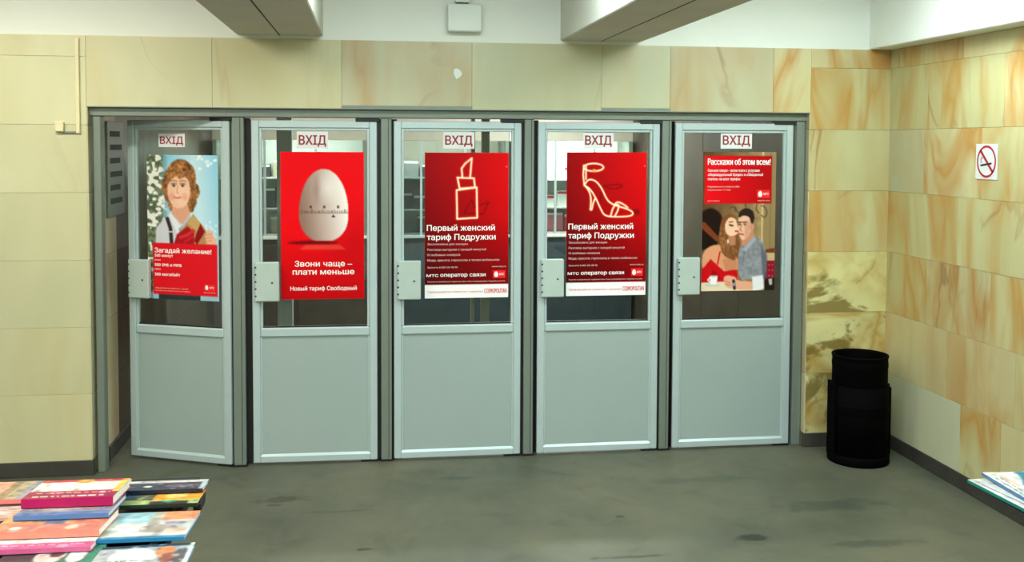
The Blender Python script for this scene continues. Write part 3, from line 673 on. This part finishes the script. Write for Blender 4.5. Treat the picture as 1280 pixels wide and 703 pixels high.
tx(t, w_, h_, 'Звони чаще –', .51, .777, .69, .038, bold=.009, align='CENTER'); tx(t, w_, h_, 'плати меньше', .51, .832, .74, .038, bold=.009, align='CENTER'); tx(t, w_, h_, 'Новый тариф Свободный', .51, .94, .80, .028, bold=.005, align='CENTER')
def girl_text(t, w_, h_):
    tx(t, w_, h_, 'Первый женский', .025, .535, .81, .040, bold=.009); tx(t, w_, h_, 'тариф Подружки', .025, .598, .82, .040, bold=.009)
    for s, v_, uw in (('Эксклюзивно для женщин', .634, .48), ('Разговор выгоднее с каждой минутой', .672, .70), ('10 любимых номеров', .708, .39), ('Мода, красота, гороскопы в твоем мобильном', .745, .86)): tx(t, w_, h_, s, .03, v_, uw, .015, 'ink_pale')
    tx(t, w_, h_, 'Звоните 8 800 333 08 90', .03, .793, .36, .012, 'ink_pale'); tx(t, w_, h_, 'www.mts.ru', .80, .790, .17, .012, 'ink_pale')
    tx(t, w_, h_, 'мтс', .02, .852, .14, .024, bold=.005); tx(t, w_, h_, 'оператор связи', .185, .852, .54, .026, bold=.01)
    logo(t, w_, h_, .815, .812, .965, .866); tx(t, w_, h_, 'Лицензия на оказание услуг подвижной связи. Услуги сертифицированы. Подробнее на сайте', .03, .89, .93, .009, 'ink_pale')
    tx(t, w_, h_, 'Тариф разработан совместно с журналом', .03, .962, .66, .013, 'ink_red'); tx(t, w_, h_, 'COSMOPOLITAN', .71, .968, .27, .032, 'ink_red', bold=.006)
    tx(t, w_, h_, 'реклама', .965, .10, .02, .012, 'ink_pale')
t, w_, h_ = poster('poster', 2, (531, 191, 635.5, 372.5), lipstick_pic(), 'red poster with a glowing lipstick outline, on middle door'); girl_text(t, w_, h_)
t, w_, h_ = poster('poster', 3, (708, 190.5, 807.5, 369.5), shoe_pic(), 'red poster with a glowing high heel outline, on fourth door from the left'); girl_text(t, w_, h_)
t, w_, h_ = poster('poster', 4, (877.5, 190, 969, 363.5), couple_pic(), 'poster of a woman kissing a man at a table, on rightmost door')
tx(t, w_, h_, 'Расскажи об этом всем!', .07, .092, .85, .044, bold=.011)
for s, v_, uw in (('Сначала говори – затем плати с услугами', .142, .70), ('«Индивидуальный Кредит» и «Обещанный', .172, .75), ('платеж» на всех тарифах', .203, .44)): tx(t, w_, h_, s, .07, v_, uw, .019, 'ink_white', bold=.005)
tx(t, w_, h_, 'Подробности по телефону 0890', .07, .255, .43, .012, 'ink_pale'); tx(t, w_, h_, 'Подключение *111*32#', .07, .278, .31, .012, 'ink_pale'); tx(t, w_, h_, 'www.mts.ru', .07, .355, .16, .012, 'ink_pale'); tx(t, w_, h_, 'оператор связи', .75, .355, .17, .012, 'ink_pale')
logo(t, w_, h_, .74, .272, .92, .332)

# entrance signs above the posters
for i, px in enumerate([(198, 167, 231, 184), (371, 164.5, 410, 186), (554, 165, 593, 186), (729, 165, 767, 186), (901, 165, 940, 186)]):
    pos, w_, h_, a = on_door(i, px)
    nm = ['above the boy poster', 'above the egg poster', 'above the lipstick poster', 'above the high heel poster', 'above the kissing couple poster'][i]
    t = box('entrance_sign', (0, w_, 0, .0015, 0, h_), 'sign_white', None, loc=(0, 0, 0)); t.location = pos; t.rotation_euler = (0, 0, a)
    tag(t, 'small white entrance sign with dark red letters ' + nm, 'sign', 'entrance signs on the doors')
    text('ВХІД', 'sign_red', t, w_*.07, h_*.24, w_*.86, h_*.54, y=-.0008, bold=.011)

# ------------------------------------------------------------------ small things on the walls
a, b_ = hit(559, 6, 1, 0), hit(601, 41, 1, 0)
t = empty('wall_box', (a.x, .01, b_.z)); tag(t, 'square white box on the upper wall above the middle door', 'electrical box')
wd, hh = b_.x-a.x, a.z-b_.z
box('cover', (0, wd, -.075, -.012, .0, hh), 'white_plastic', t, .006); box('back_plate', (.02, wd-.02, -.012, .0, .015, hh-.015), 'hole', t)
box('bracket', (wd*.22, wd*.66, -.05, 0, hh+.012, hh+.075), 'white_plastic', t, .004); box('bracket_stem', (wd*.26, wd*.62, -.04, -.002, hh-.002, hh+.014), 'hole', t)
t = empty('cable_conduit', (-.045, 0, 2.04)); tag(t, 'thin cream cable conduit down the marble left of the doors', 'conduit')
box('vertical_run', (-.011, .011, -.018, 0, 0, .56), 'cream_plastic', t, .003); box('horizontal_run', (-.085, -.011, -.012, 0, 0.0, .012), 'alu_post', t, .002)
t = box('switch_box', (-.17, -.123, -.03, 0, 2.05, 2.108), 'cream_plastic', None, .004); tag(t, 'small cream box at the end of the cable conduit', 'electrical box')

a, b_ = hit(1221, 180, 0, XR), hit(1247, 225, 0, XR); s = abs(a.y-b_.y); hz = a.z-b_.z
t = box('no_smoking_sign', (0, s, 0, .002, 0, hz), 'sign_white', None, loc=(0, 0, 0)); t.location = (XR-.0035, a.y, b_.z); t.rotation_euler = (0, 0, -PI/2)
tag(t, 'white square no smoking sign on the right marble wall', 'sign')
def flat(name, pts, mat, parent, y):
    bm = bmesh.new(); bm.faces.new([bm.verts.new((x, 0, z)) for x, z in pts]); return link(name, finish(bm, name), mat, parent, (0, y, 0))
bm = bmesh.new(); n = 40; cx, cz = s/2, hz/2
for i in range(n):
    q0, q1 = 2*PI*i/n, 2*PI*(i+1)/n
    bm.faces.new([bm.verts.new((cx+r*s*.44*math.cos(q), 0, cz+r*hz*.46*math.sin(q))) for r, q in ((.86, q0), (1, q0), (1, q1), (.86, q1))])
link('red_ring', finish(bm, 'red_ring'), 'ring_red', t, (0, -.0008, 0))
flat('red_slash', [(s*.17, hz*.80), (s*.24, hz*.85), (s*.84, hz*.22), (s*.77, hz*.17)], 'ring_red', t, -.0008)
flat('cigarette', [(s*.24, hz*.36), (s*.22, hz*.41), (s*.74, hz*.48), (s*.75, hz*.43)], 'ink_black', t, -.0012)
flat('smoke', [(s*.24, hz*.45), (s*.22, hz*.58), (s*.30, hz*.66), (s*.34, hz*.60), (s*.28, hz*.55), (s*.30, hz*.46)], 'panel', t, -.0010)

# ------------------------------------------------------------------ litter bin
t = empty('litter_bin', (4.705, -.30, 0)); tag(t, 'tall black cylindrical litter bin in a steel cradle in the corner', 'bin')
r = .168
lathe('body', [(r*.96, .06), (r*.98, .07), (r, .10), (r, .60), (r+.002, .605), (r+.002, .63), (r, .635), (r, .66), (r+.004, .667), (r+.004, .677), (r-.008, .677), (r-.012, .66), (r-.012, .10)], 'bin', t)
bm = bmesh.new()
bm.free()
for sgn in (-1, 1): box('cradle_bar', (sgn*(r+.016)-.006, sgn*(r+.016)+.006, -.05, .05, .04, .47 if sgn > 0 else .51), 'bin', t, .002)
lathe('outer_sleeve', [(r+.004, .045), (r+.010, .045), (r+.010, .49), (r+.004, .49)], 'bin', t)
lathe('base_plate', [(r+.016, 0), (r+.02, .005), (r+.02, .045), (r+.01, .058), (r*.5, .06)], 'bin', t)
bm = bmesh.new(); n = 36
for i in range(n):
    q0, q1 = 2*PI*i/n, 2*PI*(i+1)/n; R1, R2 = r+.0105, r+.014
    vs = [bm.verts.new((R*math.cos(q), R*math.sin(q), z)) for q in (q0, q1) for R in (R1, R2) for z in (.32, .37)]
    for f in ((0, 1, 5, 4), (2, 6, 7, 3), (1, 3, 7, 5), (0, 4, 6, 2)): bm.faces.new([vs[k] for k in f])
link('cradle_ring', finish(bm, 'cradle_ring'), 'bin', t)
for sgn in (-1, 1):
    bm = bmesh.new(); bmesh.ops.create_cone(bm, cap_ends=True, segments=12, radius1=.014, radius2=.014, depth=.03, matrix=Matrix.Rotation(PI/2, 4, 'Y')); link('pivot_bolt', finish(bm, 'pivot_bolt'), 'bin', t, (sgn*(r+.015), 0, .47))

# ------------------------------------------------------------------ magazine tables
ZT_ = .85
def cover_pic(kind):
    p = Pic(60, 44, .75); p.rs = np.random.RandomState(hash_int(kind)); bands = COVERS[kind]
    p.im[:] = p.c(bands[0])
    for op in bands[1:]:
        if op[0] == 'r': p.rect(*op[1:5], op[5], 1)
        elif op[0] == 'e': p.ell(*op[1:5], op[5], soft=1)
        elif op[0] == 'p': p.poly(op[1], op[2])
        elif op[0] == 't':                                   # rows of small print as broken strokes
            for k in range(op[5]):
                v_ = op[2]+(op[4]-op[2])*k/max(1, op[5]-1); x = op[1]
                while x < op[3]:
                    L = .03+p.rs.rand()*.08; p.rect(x, v_, min(x+L, op[3]), v_+.03, op[6]); x += L+.025
    pal = [np.array(o_[-1], float)/255 for o_ in bands[1:] if len(o_[-1]) == 3] + [p.c((235, 232, 226)), p.c((60, 54, 54))]
    for _ in range(26):                                      # small picture details in the cover's own colours
        a, b = p.rs.rand(2); p.ell(a, b, .015+.05*p.rs.rand(), .012+.05*p.rs.rand(), pal[p.rs.randint(len(pal))]*255, p.rs.rand()*180, 1, .38)
    p.im = (p.im*.86+p.c((214, 210, 204))*.14)*.86; p.grain(np.ones(p.u.shape), 4, .3); return p
def hash_int(s): return sum(ord(ch)*(i+1) for i, ch in enumerate(s)) % 9999
COVERS = {
 'peach': [(232, 160, 130), ('r', .62, 0, .74, 1, (150, 120, 86)), ('r', .74, 0, .88, 1, (176, 158, 120)), ('r', .88, 0, 1, 1, (150, 140, 150)), ('e', .3, .5, .2, .3, (240, 186, 160)), ('t', .08, .15, .5, .8, 3, (214, 110, 96))],
 'magenta': [(150, 16, 60), ('r', .0, .10, 1, .62, (250, 236, 210)), ('r', .0, .0, 1, .12, (196, 40, 60)), ('r', .93, .0, 1, .7, (240, 190, 70)), ('e', .5, .08, .10, .12, (240, 150, 60)), ('t', .1, .70, .9, .88, 2, (236, 206, 200)), ('r', .15, .3, .8, .5, (255, 255, 250))],
 'pink': [(206, 160, 150), ('e', .6, .5, .3, .3, (222, 190, 180)), ('t', .1, .2, .9, .3, 2, (170, 90, 90))],
 'navy': [(36, 46, 62), ('r', 0, 0, 1, .25, (206, 210, 206)), ('e', .28, .62, .05, .10, (206, 226, 210)), ('e', .68, .6, .2, .15, (70, 78, 92)), ('r', .94, 0, 1, 1, (170, 190, 196)), ('t', .1, .08, .9, .12, 1, (176, 120, 110))],
 'sunset': [(236, 150, 30), ('r', 0, 0, .42, .7, (52, 66, 62)), ('e', .15, .25, .12, .2, (40, 90, 150)), ('r', .42, .0, 1, .12, (214, 60, 30)), ('e', .68, .4, .14, .2, (250, 214, 110)), ('r', 0, .7, 1, 1, (146, 170, 90)), ('r', .42, .8, .88, 1, (16, 18, 18)), ('r', .55, .76, .72, .86, (30, 150, 120)), ('e', .3, .45, .12, .2, (84, 80, 60))],
 'blue': [(132, 136, 150), ('r', 0, 0, 1, .2, (70, 66, 92)), ('e', .4, .5, .3, .3, (176, 164, 152)), ('e', .75, .5, .15, .3, (150, 120, 110)), ('r', 0, .86, 1, 1, (70, 110, 160)), ('t', .1, .3, .9, .7, 3, (206, 200, 196))],
 'orange': [(216, 128, 80), ('r', .0, .0, .18, .6, (232, 150, 90)), ('r', .28, .1, .42, .6, (150, 116, 84)), ('r', .42, .1, .62, .7, (90, 90, 110)), ('r', .48, .12, .62, .5, (226, 206, 40)), ('r', .7, .1, 1, .7, (206, 96, 66)), ('r', 0, .7, 1, 1, (216, 116, 92)), ('e', .2, .85, .05, .08, (240, 216, 190)), ('e', .72, .85, .06, .1, (240, 190, 170)), ('e', .85, .3, .06, .1, (226, 190, 150))],
 'seaside': [(196, 202, 194), ('r', 0, 0, .6, .4, (140, 184, 196)), ('r', .62, 0, 1, .34, (224, 132, 84)), ('r', .5, .0, .62, .5, (176, 170, 150)), ('e', .3, .6, .25, .14, (234, 238, 232)), ('e', .65, .65, .2, .16, (150, 140, 132)), ('e', .85, .75, .12, .12, (206, 176, 156)), ('e', .15, .75, .12, .12, (164, 178, 160)), ('r', 0, .93, 1, 1, (40, 110, 150)), ('t', .05, .45, .4, .55, 2, (226, 220, 150)), ('e', .8, .45, .12, .06, (120, 112, 150))],
 'rose': [(216, 190, 186), ('r', 0, .55, 1, .75, (234, 226, 222)), ('r', 0, .78, 1, 1, (186, 70, 120)), ('e', .3, .3, .2, .2, (176, 130, 126)), ('t', .1, .85, .9, .9, 1, (226, 160, 190)), ('e', .8, .3, .15, .2, (196, 170, 160))],
 'forest': [(40, 84, 66), ('r', 0, .2, .35, 1, (40, 34, 34)), ('e', .5, .5, .15, .3, (214, 196, 182)), ('e', .56, .4, .08, .15, (70, 44, 40)), ('e', .78, .5, .1, .3, (206, 214, 206)), ('r', .88, 0, 1, 1, (30, 110, 84))],
 'silver': [(150, 154, 156), ('r', 0, 0, 1, .10, (16, 34, 52)), ('e', .4, .45, .25, .3, (214, 216, 214)), ('e', .72, .3, .10, .2, (216, 120, 70)), ('e', .78, .55, .1, .2, (120, 60, 46)), ('e', .9, .5, .08, .3, (60, 62, 66)), ('e', .1, .75, .06, .08, (240, 240, 236)), ('r', .95, 0, 1, 1, (190, 220, 224)), ('t', .1, .6, .5, .9, 3, (96, 100, 104))],
 'wave': [(226, 228, 222), ('p', smooth([(.0, .28), (.16, .22), (.40, .40), (.55, .62), (.48, .74), (.30, .60), (.12, .52), (.0, .55)], 2, True), (30, 122, 154)), ('e', .3, .8, .2, .06, (206, 180, 160)), ('t', .2, .84, .95, .92, 2, (120, 120, 150)), ('e', .05, .85, .05, .1, (206, 206, 180))],
 'paperback': [(214, 214, 208), ('e', .4, .5, .25, .25, (190, 150, 130)), ('t', .1, .1, .9, .3, 3, (90, 90, 130)), ('e', .75, .6, .12, .12, (220, 150, 90))],
}
cmesh = {}
def magazine(kind, x0, y0, z0, wd, dp, th, pitch, rz, label, spine, group, edge=(226, 222, 212)):
    """lies cover up: local x along the long side, y away from the spine, near-left corner at the origin; spine faces -y"""
    t = empty('magazine', (x0, y0, z0)); t.rotation_euler = (pitch, 0, rz); tag(t, label, 'magazine', group)
    bm = bmesh.new(); add_box(bm, .001, wd-.003, .001, dp-.003, .0008, th-.0008)
    k = 'edge_%d_%d_%d' % edge
    if k not in MAT: MAT[k] = plain(k, rgb(*edge), .8, var=.08, scale=120)
    link('page_block', finish(bm, 'page_block'), k, t)
    k = 'spine_%d_%d_%d' % spine
    if k not in MAT: MAT[k] = plain(k, rgb(*spine), .3, var=.05, scale=30)
    bm = bmesh.new(); add_box(bm, 0, wd, 0, .0012, 0, th); add_box(bm, 0, wd, 0, dp, 0, .0008); link('spine', finish(bm, 'spine'), k, t)
    if kind not in cmesh: cmesh[kind] = pic_mesh('cover', cover_pic(kind), 1, 1, 'XY')
    me = cmesh[kind]
    c_ = link('cover', me, 'glossy_print', t, (0, 0, th)); c_.scale = (wd, dp, 1)
    # cover curls up a touch at the free edge: a thin lip
    bm = bmesh.new(); add_box(bm, 0, wd, dp-.004, dp, th-.0008, th-.0001); link('cover_edge', finish(bm, 'cover_edge'), k, t)
    return t
def table(x0, x1, y0, y1, label, legs):
    t = empty('display_table', ((x0+x1)/2, (y0+y1)/2, 0)); tag(t, label, 'table', 'magazine tables')
    cx, cy = (x0+x1)/2, (y0+y1)/2
    box('tabletop', (x0-cx, x1-cx, y0-cy, y1-cy, ZT_-.03, ZT_), 'table', t, .004)
    for lx, ly in legs:
        bm = bmesh.new(); bmesh.ops.create_cone(bm, cap_ends=True, segments=14, radius1=.014, radius2=.014, depth=ZT_-.03, matrix=Matrix.Translation((lx-cx, ly-cy, (ZT_-.03)/2))); link('leg', finish(bm, 'leg'), 'steel', t)
    lz = sorted(set(l[0] for l in legs)); ly_ = [l[1] for l in legs]
    for lx in lz: box('cross_bar', (lx-cx-.01, lx-cx+.01, min(ly_)-cy, max(ly_)-cy, .25, .27), 'steel', t)
    return t
table(-1.1, 1.07, -4.1, -2.74, 'black magazine table at the lower left, covered with magazines', [(-.9, -3.9), (.72, -3.9), (-.9, -3.0), (.72, -3.0)])
GL = 'magazines on the left table'
# each entry: cover, near-edge pixels (left u, right u, v of the spine's lower edge), width guess, depth, thickness, spine colour, label
SL, YF = .07, -2.76
def sloped(u, v_, up=0.0):
    return hit_plane(u, v_, Vector((0, YF, ZT_+.002+up)), Vector((0, SL, 1)).normalized())
def column(entries):
    """a shingled column on the sloped board, nearest first: every magazine lies on the one in front"""
    up = 0.0
    for kind, ul, ur, vb, dp, th, rz, spine, label, edge in entries:
        A, B = sloped(ul, vb, up), sloped(ur, vb, up)
        magazine(kind, A.x, A.y, A.z, (B-A).length, dp, th, -math.atan(SL), rz, label, spine, GL, edge); up += th+.0025
bm = bmesh.new(); vs = [bm.verts.new((x, y, z)) for x in (-1.08, 1.05) for y, z in ((-4.08, ZT_+.0005), (YF, ZT_+.0005), (YF, ZT_+.001), (-4.08, ZT_+.001+(YF+4.08)*SL))]
for f in ((0, 1, 2, 3), (7, 6, 5, 4), (0, 4, 5, 1), (1, 5, 6, 2), (2, 6, 7, 3), (3, 7, 4, 0)): bm.faces.new([vs[k] for k in f])
left_table = [o for o in col.objects if o.name.startswith('display_table')][0]
link('sloped_board', finish(bm, 'sloped_board'), 'table', left_table, -left_table.location)
W_ = (226, 222, 212)
column([('forest', -18, 104, 722, .20, .012, .0, (40, 70, 60), 'dark green covered magazine nearest the camera on the left table', W_),
        ('rose', -16, 107, 695, .20, .013, -.02, (186, 84, 128), 'pale pink magazine with a magenta spine on the left table', W_),
        ('orange', -14, 118, 676, .20, .020, -.03, (214, 124, 104), 'orange magazine with a salmon spine and a yellow patch on the left table', W_),
        ('blue', 16, 130, 652, .20, .013, -.02, (74, 112, 160), 'grey covered magazine with a blue spine on the left table', (200, 206, 206)),
        ('magenta', 26, 136, 636.5, .20, .026, -.02, (160, 14, 76), 'thick magenta spined magazine with a white and yellow cover', W_)])
column([('silver', 103, 224, 724, .20, .012, .02, (90, 100, 104), 'silver grey magazine at the near right corner of the left table', (190, 214, 218)),
        ('seaside', 108, 226, 681, .245, .010, -.02, (30, 110, 154), 'pale magazine with light blue and orange cover pictures', (214, 220, 218)),
        ('sunset', 141, 243, 638, .16, .012, -.02, (24, 34, 28), 'yellow and orange sunset covered magazine on the left table', (120, 120, 90)),
        ('navy', 152, 250, 619.5, .11, .012, -.02, (24, 30, 44), 'navy magazine with a white title band at the table far corner', W_)])
column([('peach', -70, 22, 634, .22, .014, -.0, (226, 120, 110), 'peach magazine with brown stripes at the far left of the table', W_)])
column([('pink', -85, 15, 656, .12, .010, 0, (200, 150, 130), 'faded peach booklet at the left picture edge on the table', W_)])
p0 = sloped(118, 612); magazine('pink', p0.x, p0.y, p0.z, .11, .06, .01, -math.atan(SL), .12, 'small faded pink booklet behind the magenta magazine', (206, 170, 160), GL)
p0 = sloped(241, 643); t = box('book_stop', (p0.x, p0.x+.022, p0.y+.005, p0.y+.10, p0.z, p0.z+.03), 'black', None, .003); tag(t, 'small black block at the right edge of the left table', 'stand')

p0 = hit(1207, 600, 2, ZT_+.01)
table(p0.x+.06, p0.x+.9, p0.y-1.6, p0.y-.05, 'black magazine table at the right edge of the picture', [(p0.x+.5, p0.y-.3), (p0.x+.8, p0.y-.3), (p0.x+.5, p0.y-1.5), (p0.x+.8, p0.y-1.5)])
GR = 'magazines on the right table'
magazine('paperback', p0.x+.005, p0.y-.002, ZT_+.001, .30, .22, .010, 0, -PI/2+.05, 'white magazine with teal page edges lying lowest on the right table', (20, 120, 110), GR, (60, 140, 130)).location.z
magazine('paperback', p0.x+.022, p0.y-.05, ZT_+.0125, .29, .21, .009, 0, -PI/2+.12, 'pale magazine in the middle of the pile on the right table', (206, 214, 220), GR)
magazine('wave', p0.x+.055, p0.y-.005, ZT_+.024, .29, .23, .010, 0, -PI/2-.06, 'white magazine with a blue wave on top of the right pile', (70, 120, 170), GR)

# ------------------------------------------------------------------ the passage behind the doors
YE = 4.7
struct(box('wall_passage_end', (-.2, W_OP+.2, YE, YE+.15, 0, 2.75), 'shutter', loc=(0, 0, 0)))
wl = struct(boxes('wall_passage_left', [(-.15, .02, .26, YE, 0, 2.75)], 'grout'))
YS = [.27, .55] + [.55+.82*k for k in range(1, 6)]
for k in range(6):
    for i, (z0, z1) in enumerate(zip(ROWS, ROWS[1:])): box('marble_slab', (.018, .03, YS[k], YS[k+1]-.003, z0+.0015, z1-.0015), 'marble_veined' if k == 0 else 'marble_dim', wl)  # slabs past the first column carry shade in their colour
struct(box('baseboard_passage_left', (.02, .045, .26, YE, 0, HB), 'skirting'))
wr = struct(boxes('wall_passage_right', [(W_OP-.02, W_OP+.15, .26, YE, 0, 2.75)], 'grout'))
for k in range(5): box('wall_board', (W_OP-.035, W_OP-.018, .27+k*.88, .27+(k+1)*.88-.006, HB, 2.7), 'brown_board', wr, .003)
struct(box('baseboard_passage_right', (W_OP-.045, W_OP-.02, .26, YE, 0, HB), 'skirting'))
struct(box('ceiling_passage', (-.15, W_OP+.15, .24, YE+.1, 2.7, 2.8), 'ceiling', loc=(0, 0, 0)))
for x, y, e, c, where in BACK_LAMPS: lamp(x, y, 2.7, e, c, 'twin tube fluorescent fitting on the passage ceiling behind the %s doors' % where, 'passage ceiling lamps')
# notice on the left passage wall
ya, yb = hit(124, 220, 0, .03).y, hit(148, 220, 0, .03).y
print('notice', ya, yb)
t = empty('notice_board', (.031, max(.3, ya), 1.52)); t.rotation_euler = (0, 0, PI/2); tag(t, 'grey notice board with dark lines on the passage wall behind leftmost door', 'notice')
box('board', (0, .42, -.012, 0, 0, .60), 'alu_post', t, .003)
for k in range(6): box('notice_line', (.06, .36-.05*(k % 2), -.0135, -.012, .08+.085*k, .115+.085*k), 'hole', t)
# partition posts halfway along the passage; the pale one stands in for a lit gap
for u, nm, m in ((357, 'pale post in the passage seen under the egg poster', 'bright_board'), (590.5, 'thin left post of the pair seen under the lipstick poster', 'shutter'), (606, 'wide right post of the pair seen under the lipstick poster', 'shutter')):
    q = hit(u, 392, 1, 2.3); r_ = {357: .062, 590.5: .016, 606: .034}[u]
    t = empty('passage_post', (q.x, 2.3, 0)); tag(t, nm, 'post')
    box('shaft', (-r_, r_, -.03, .03, .012, 2.7), m, t, .004); box('foot_plate', (-r_-.005, r_+.005, -.06, .06, 0, .012), 'steel', t, .002)
# kiosks along the end of the passage
def kiosk(x0, x1, label, low, mid, zsh, shelfmat, glow):
    t = empty('kiosk', (x0, YE, 0)); tag(t, label, 'kiosk'); L = x1-x0; D = .55
    box('counter_front', (0, L, -D, -D+.03, 0, 1.02), low, t, .003); box('counter_top', (-.01, L+.01, -D-.04, 0, 1.02, 1.05), shelfmat, t, .004)
    box('back_panel', (0, L, -.03, 0, 1.05, 2.2), mid, t); box('header', (0, L, -D, -D+.04, 2.02, 2.45), 'shutter', t, .003)
    for x in (0, L-.04): box('side_panel', (x, x+.04, -D, 0, 1.05, 2.02), 'alu_post', t, .003)
    for k in (1, 2): box('mullion', (L*k/3-.012, L*k/3+.012, -D, -D+.02, 1.05, 2.02), 'alu', t, .002)
    for z in zsh: box('shelf', (.04, L-.04, -.32, -.03, z, z+.018), shelfmat, t, .002)
    for k in range(3): box('window_pane', (L*k/3+.014, L*(k+1)/3-.014, -D+.007, -D+.011, 1.052, 2.018), 'glass', t)
    box('lamp_strip', (.1, L-.1, -D+.05, -D+.11, 2.05, 2.08), 'tube', t)  # unseen strip and area light, added to brighten the kiosk interior
    ld = bpy.data.lights.new('kiosk_light', 'AREA'); ld.shape = 'RECTANGLE'; ld.size = L-.2; ld.size_y = .1; ld.energy = glow; ld.color = (1, .98, .94)
    o = bpy.data.objects.new('kiosk_light', ld); col.objects.link(o); o.parent = t; o.location = (L/2, -D+.09, 2.03); o.rotation_euler = (math.radians(35), 0, 0)
    return t
kiosk(.10, 1.62, 'kiosk with a dark brown counter seen behind the two left doors', 'brown_board', 'bright_board', (1.30, 1.62), 'bright_board', 7)
kiosk(1.72, 3.08, 'kiosk with a dark blue counter seen through the middle door', 'dark_blue', 'shutter', (1.28, 1.62), 'alu', 6)
kiosk(3.16, 4.40, 'bright kiosk with pink and white goods seen through the fourth door', 'dark_blue', 'bright_board', (1.30, 1.60), 'bright_board', 16)
gcols = {'white': (236, 234, 230), 'pink': (232, 130, 150), 'red': (206, 40, 56), 'beige': (206, 190, 160), 'dark': (52, 50, 54), 'grey': (150, 152, 152)}
for k, c in gcols.items(): MAT['good_'+k] = plain('carton_'+k, rgb(*c), .5, var=.03)
def carton(x, z, w_, h_, k, where, gr, lev):
    t = box('carton', (x, x+w_, YE-.24, YE-.10, z+.0005, z+h_), 'good_'+k, None, .003)
    c0 = t.location; box('lid_flap', (-w_/2+.004, w_/2-.004, -.072, -.0695, h_/2-.03, h_/2-.004), 'good_white' if k != 'white' else 'good_red', t)
    tag(t, '%s carton on the %s of the %s' % (k, lev, where), 'carton', gr)
rr = random.Random(3)
for x0, x1, zs, ks, where in ((.16, 1.55, (1.05, 1.318, 1.638), ('beige', 'dark', 'grey'), 'dark brown counter kiosk'), (1.78, 3.0, (1.05, 1.298, 1.638), ('beige', 'grey', 'dark'), 'dark blue counter kiosk'), (3.22, 4.32, (1.05, 1.318, 1.618), ('white', 'pink', 'red', 'white'), 'bright kiosk')):
    for z, lev in zip(zs, ('counter', 'lower shelf', 'upper shelf')):
        x = x0
        while x < x1-.14:
            ww = rr.uniform(.09, .2)
            if rr.random() < .8: carton(x, z, min(ww, x1-x), rr.uniform(.12, .21), rr.choice(ks), where, 'cartons in the '+where, lev)
            x += ww+rr.uniform(.01, .06)
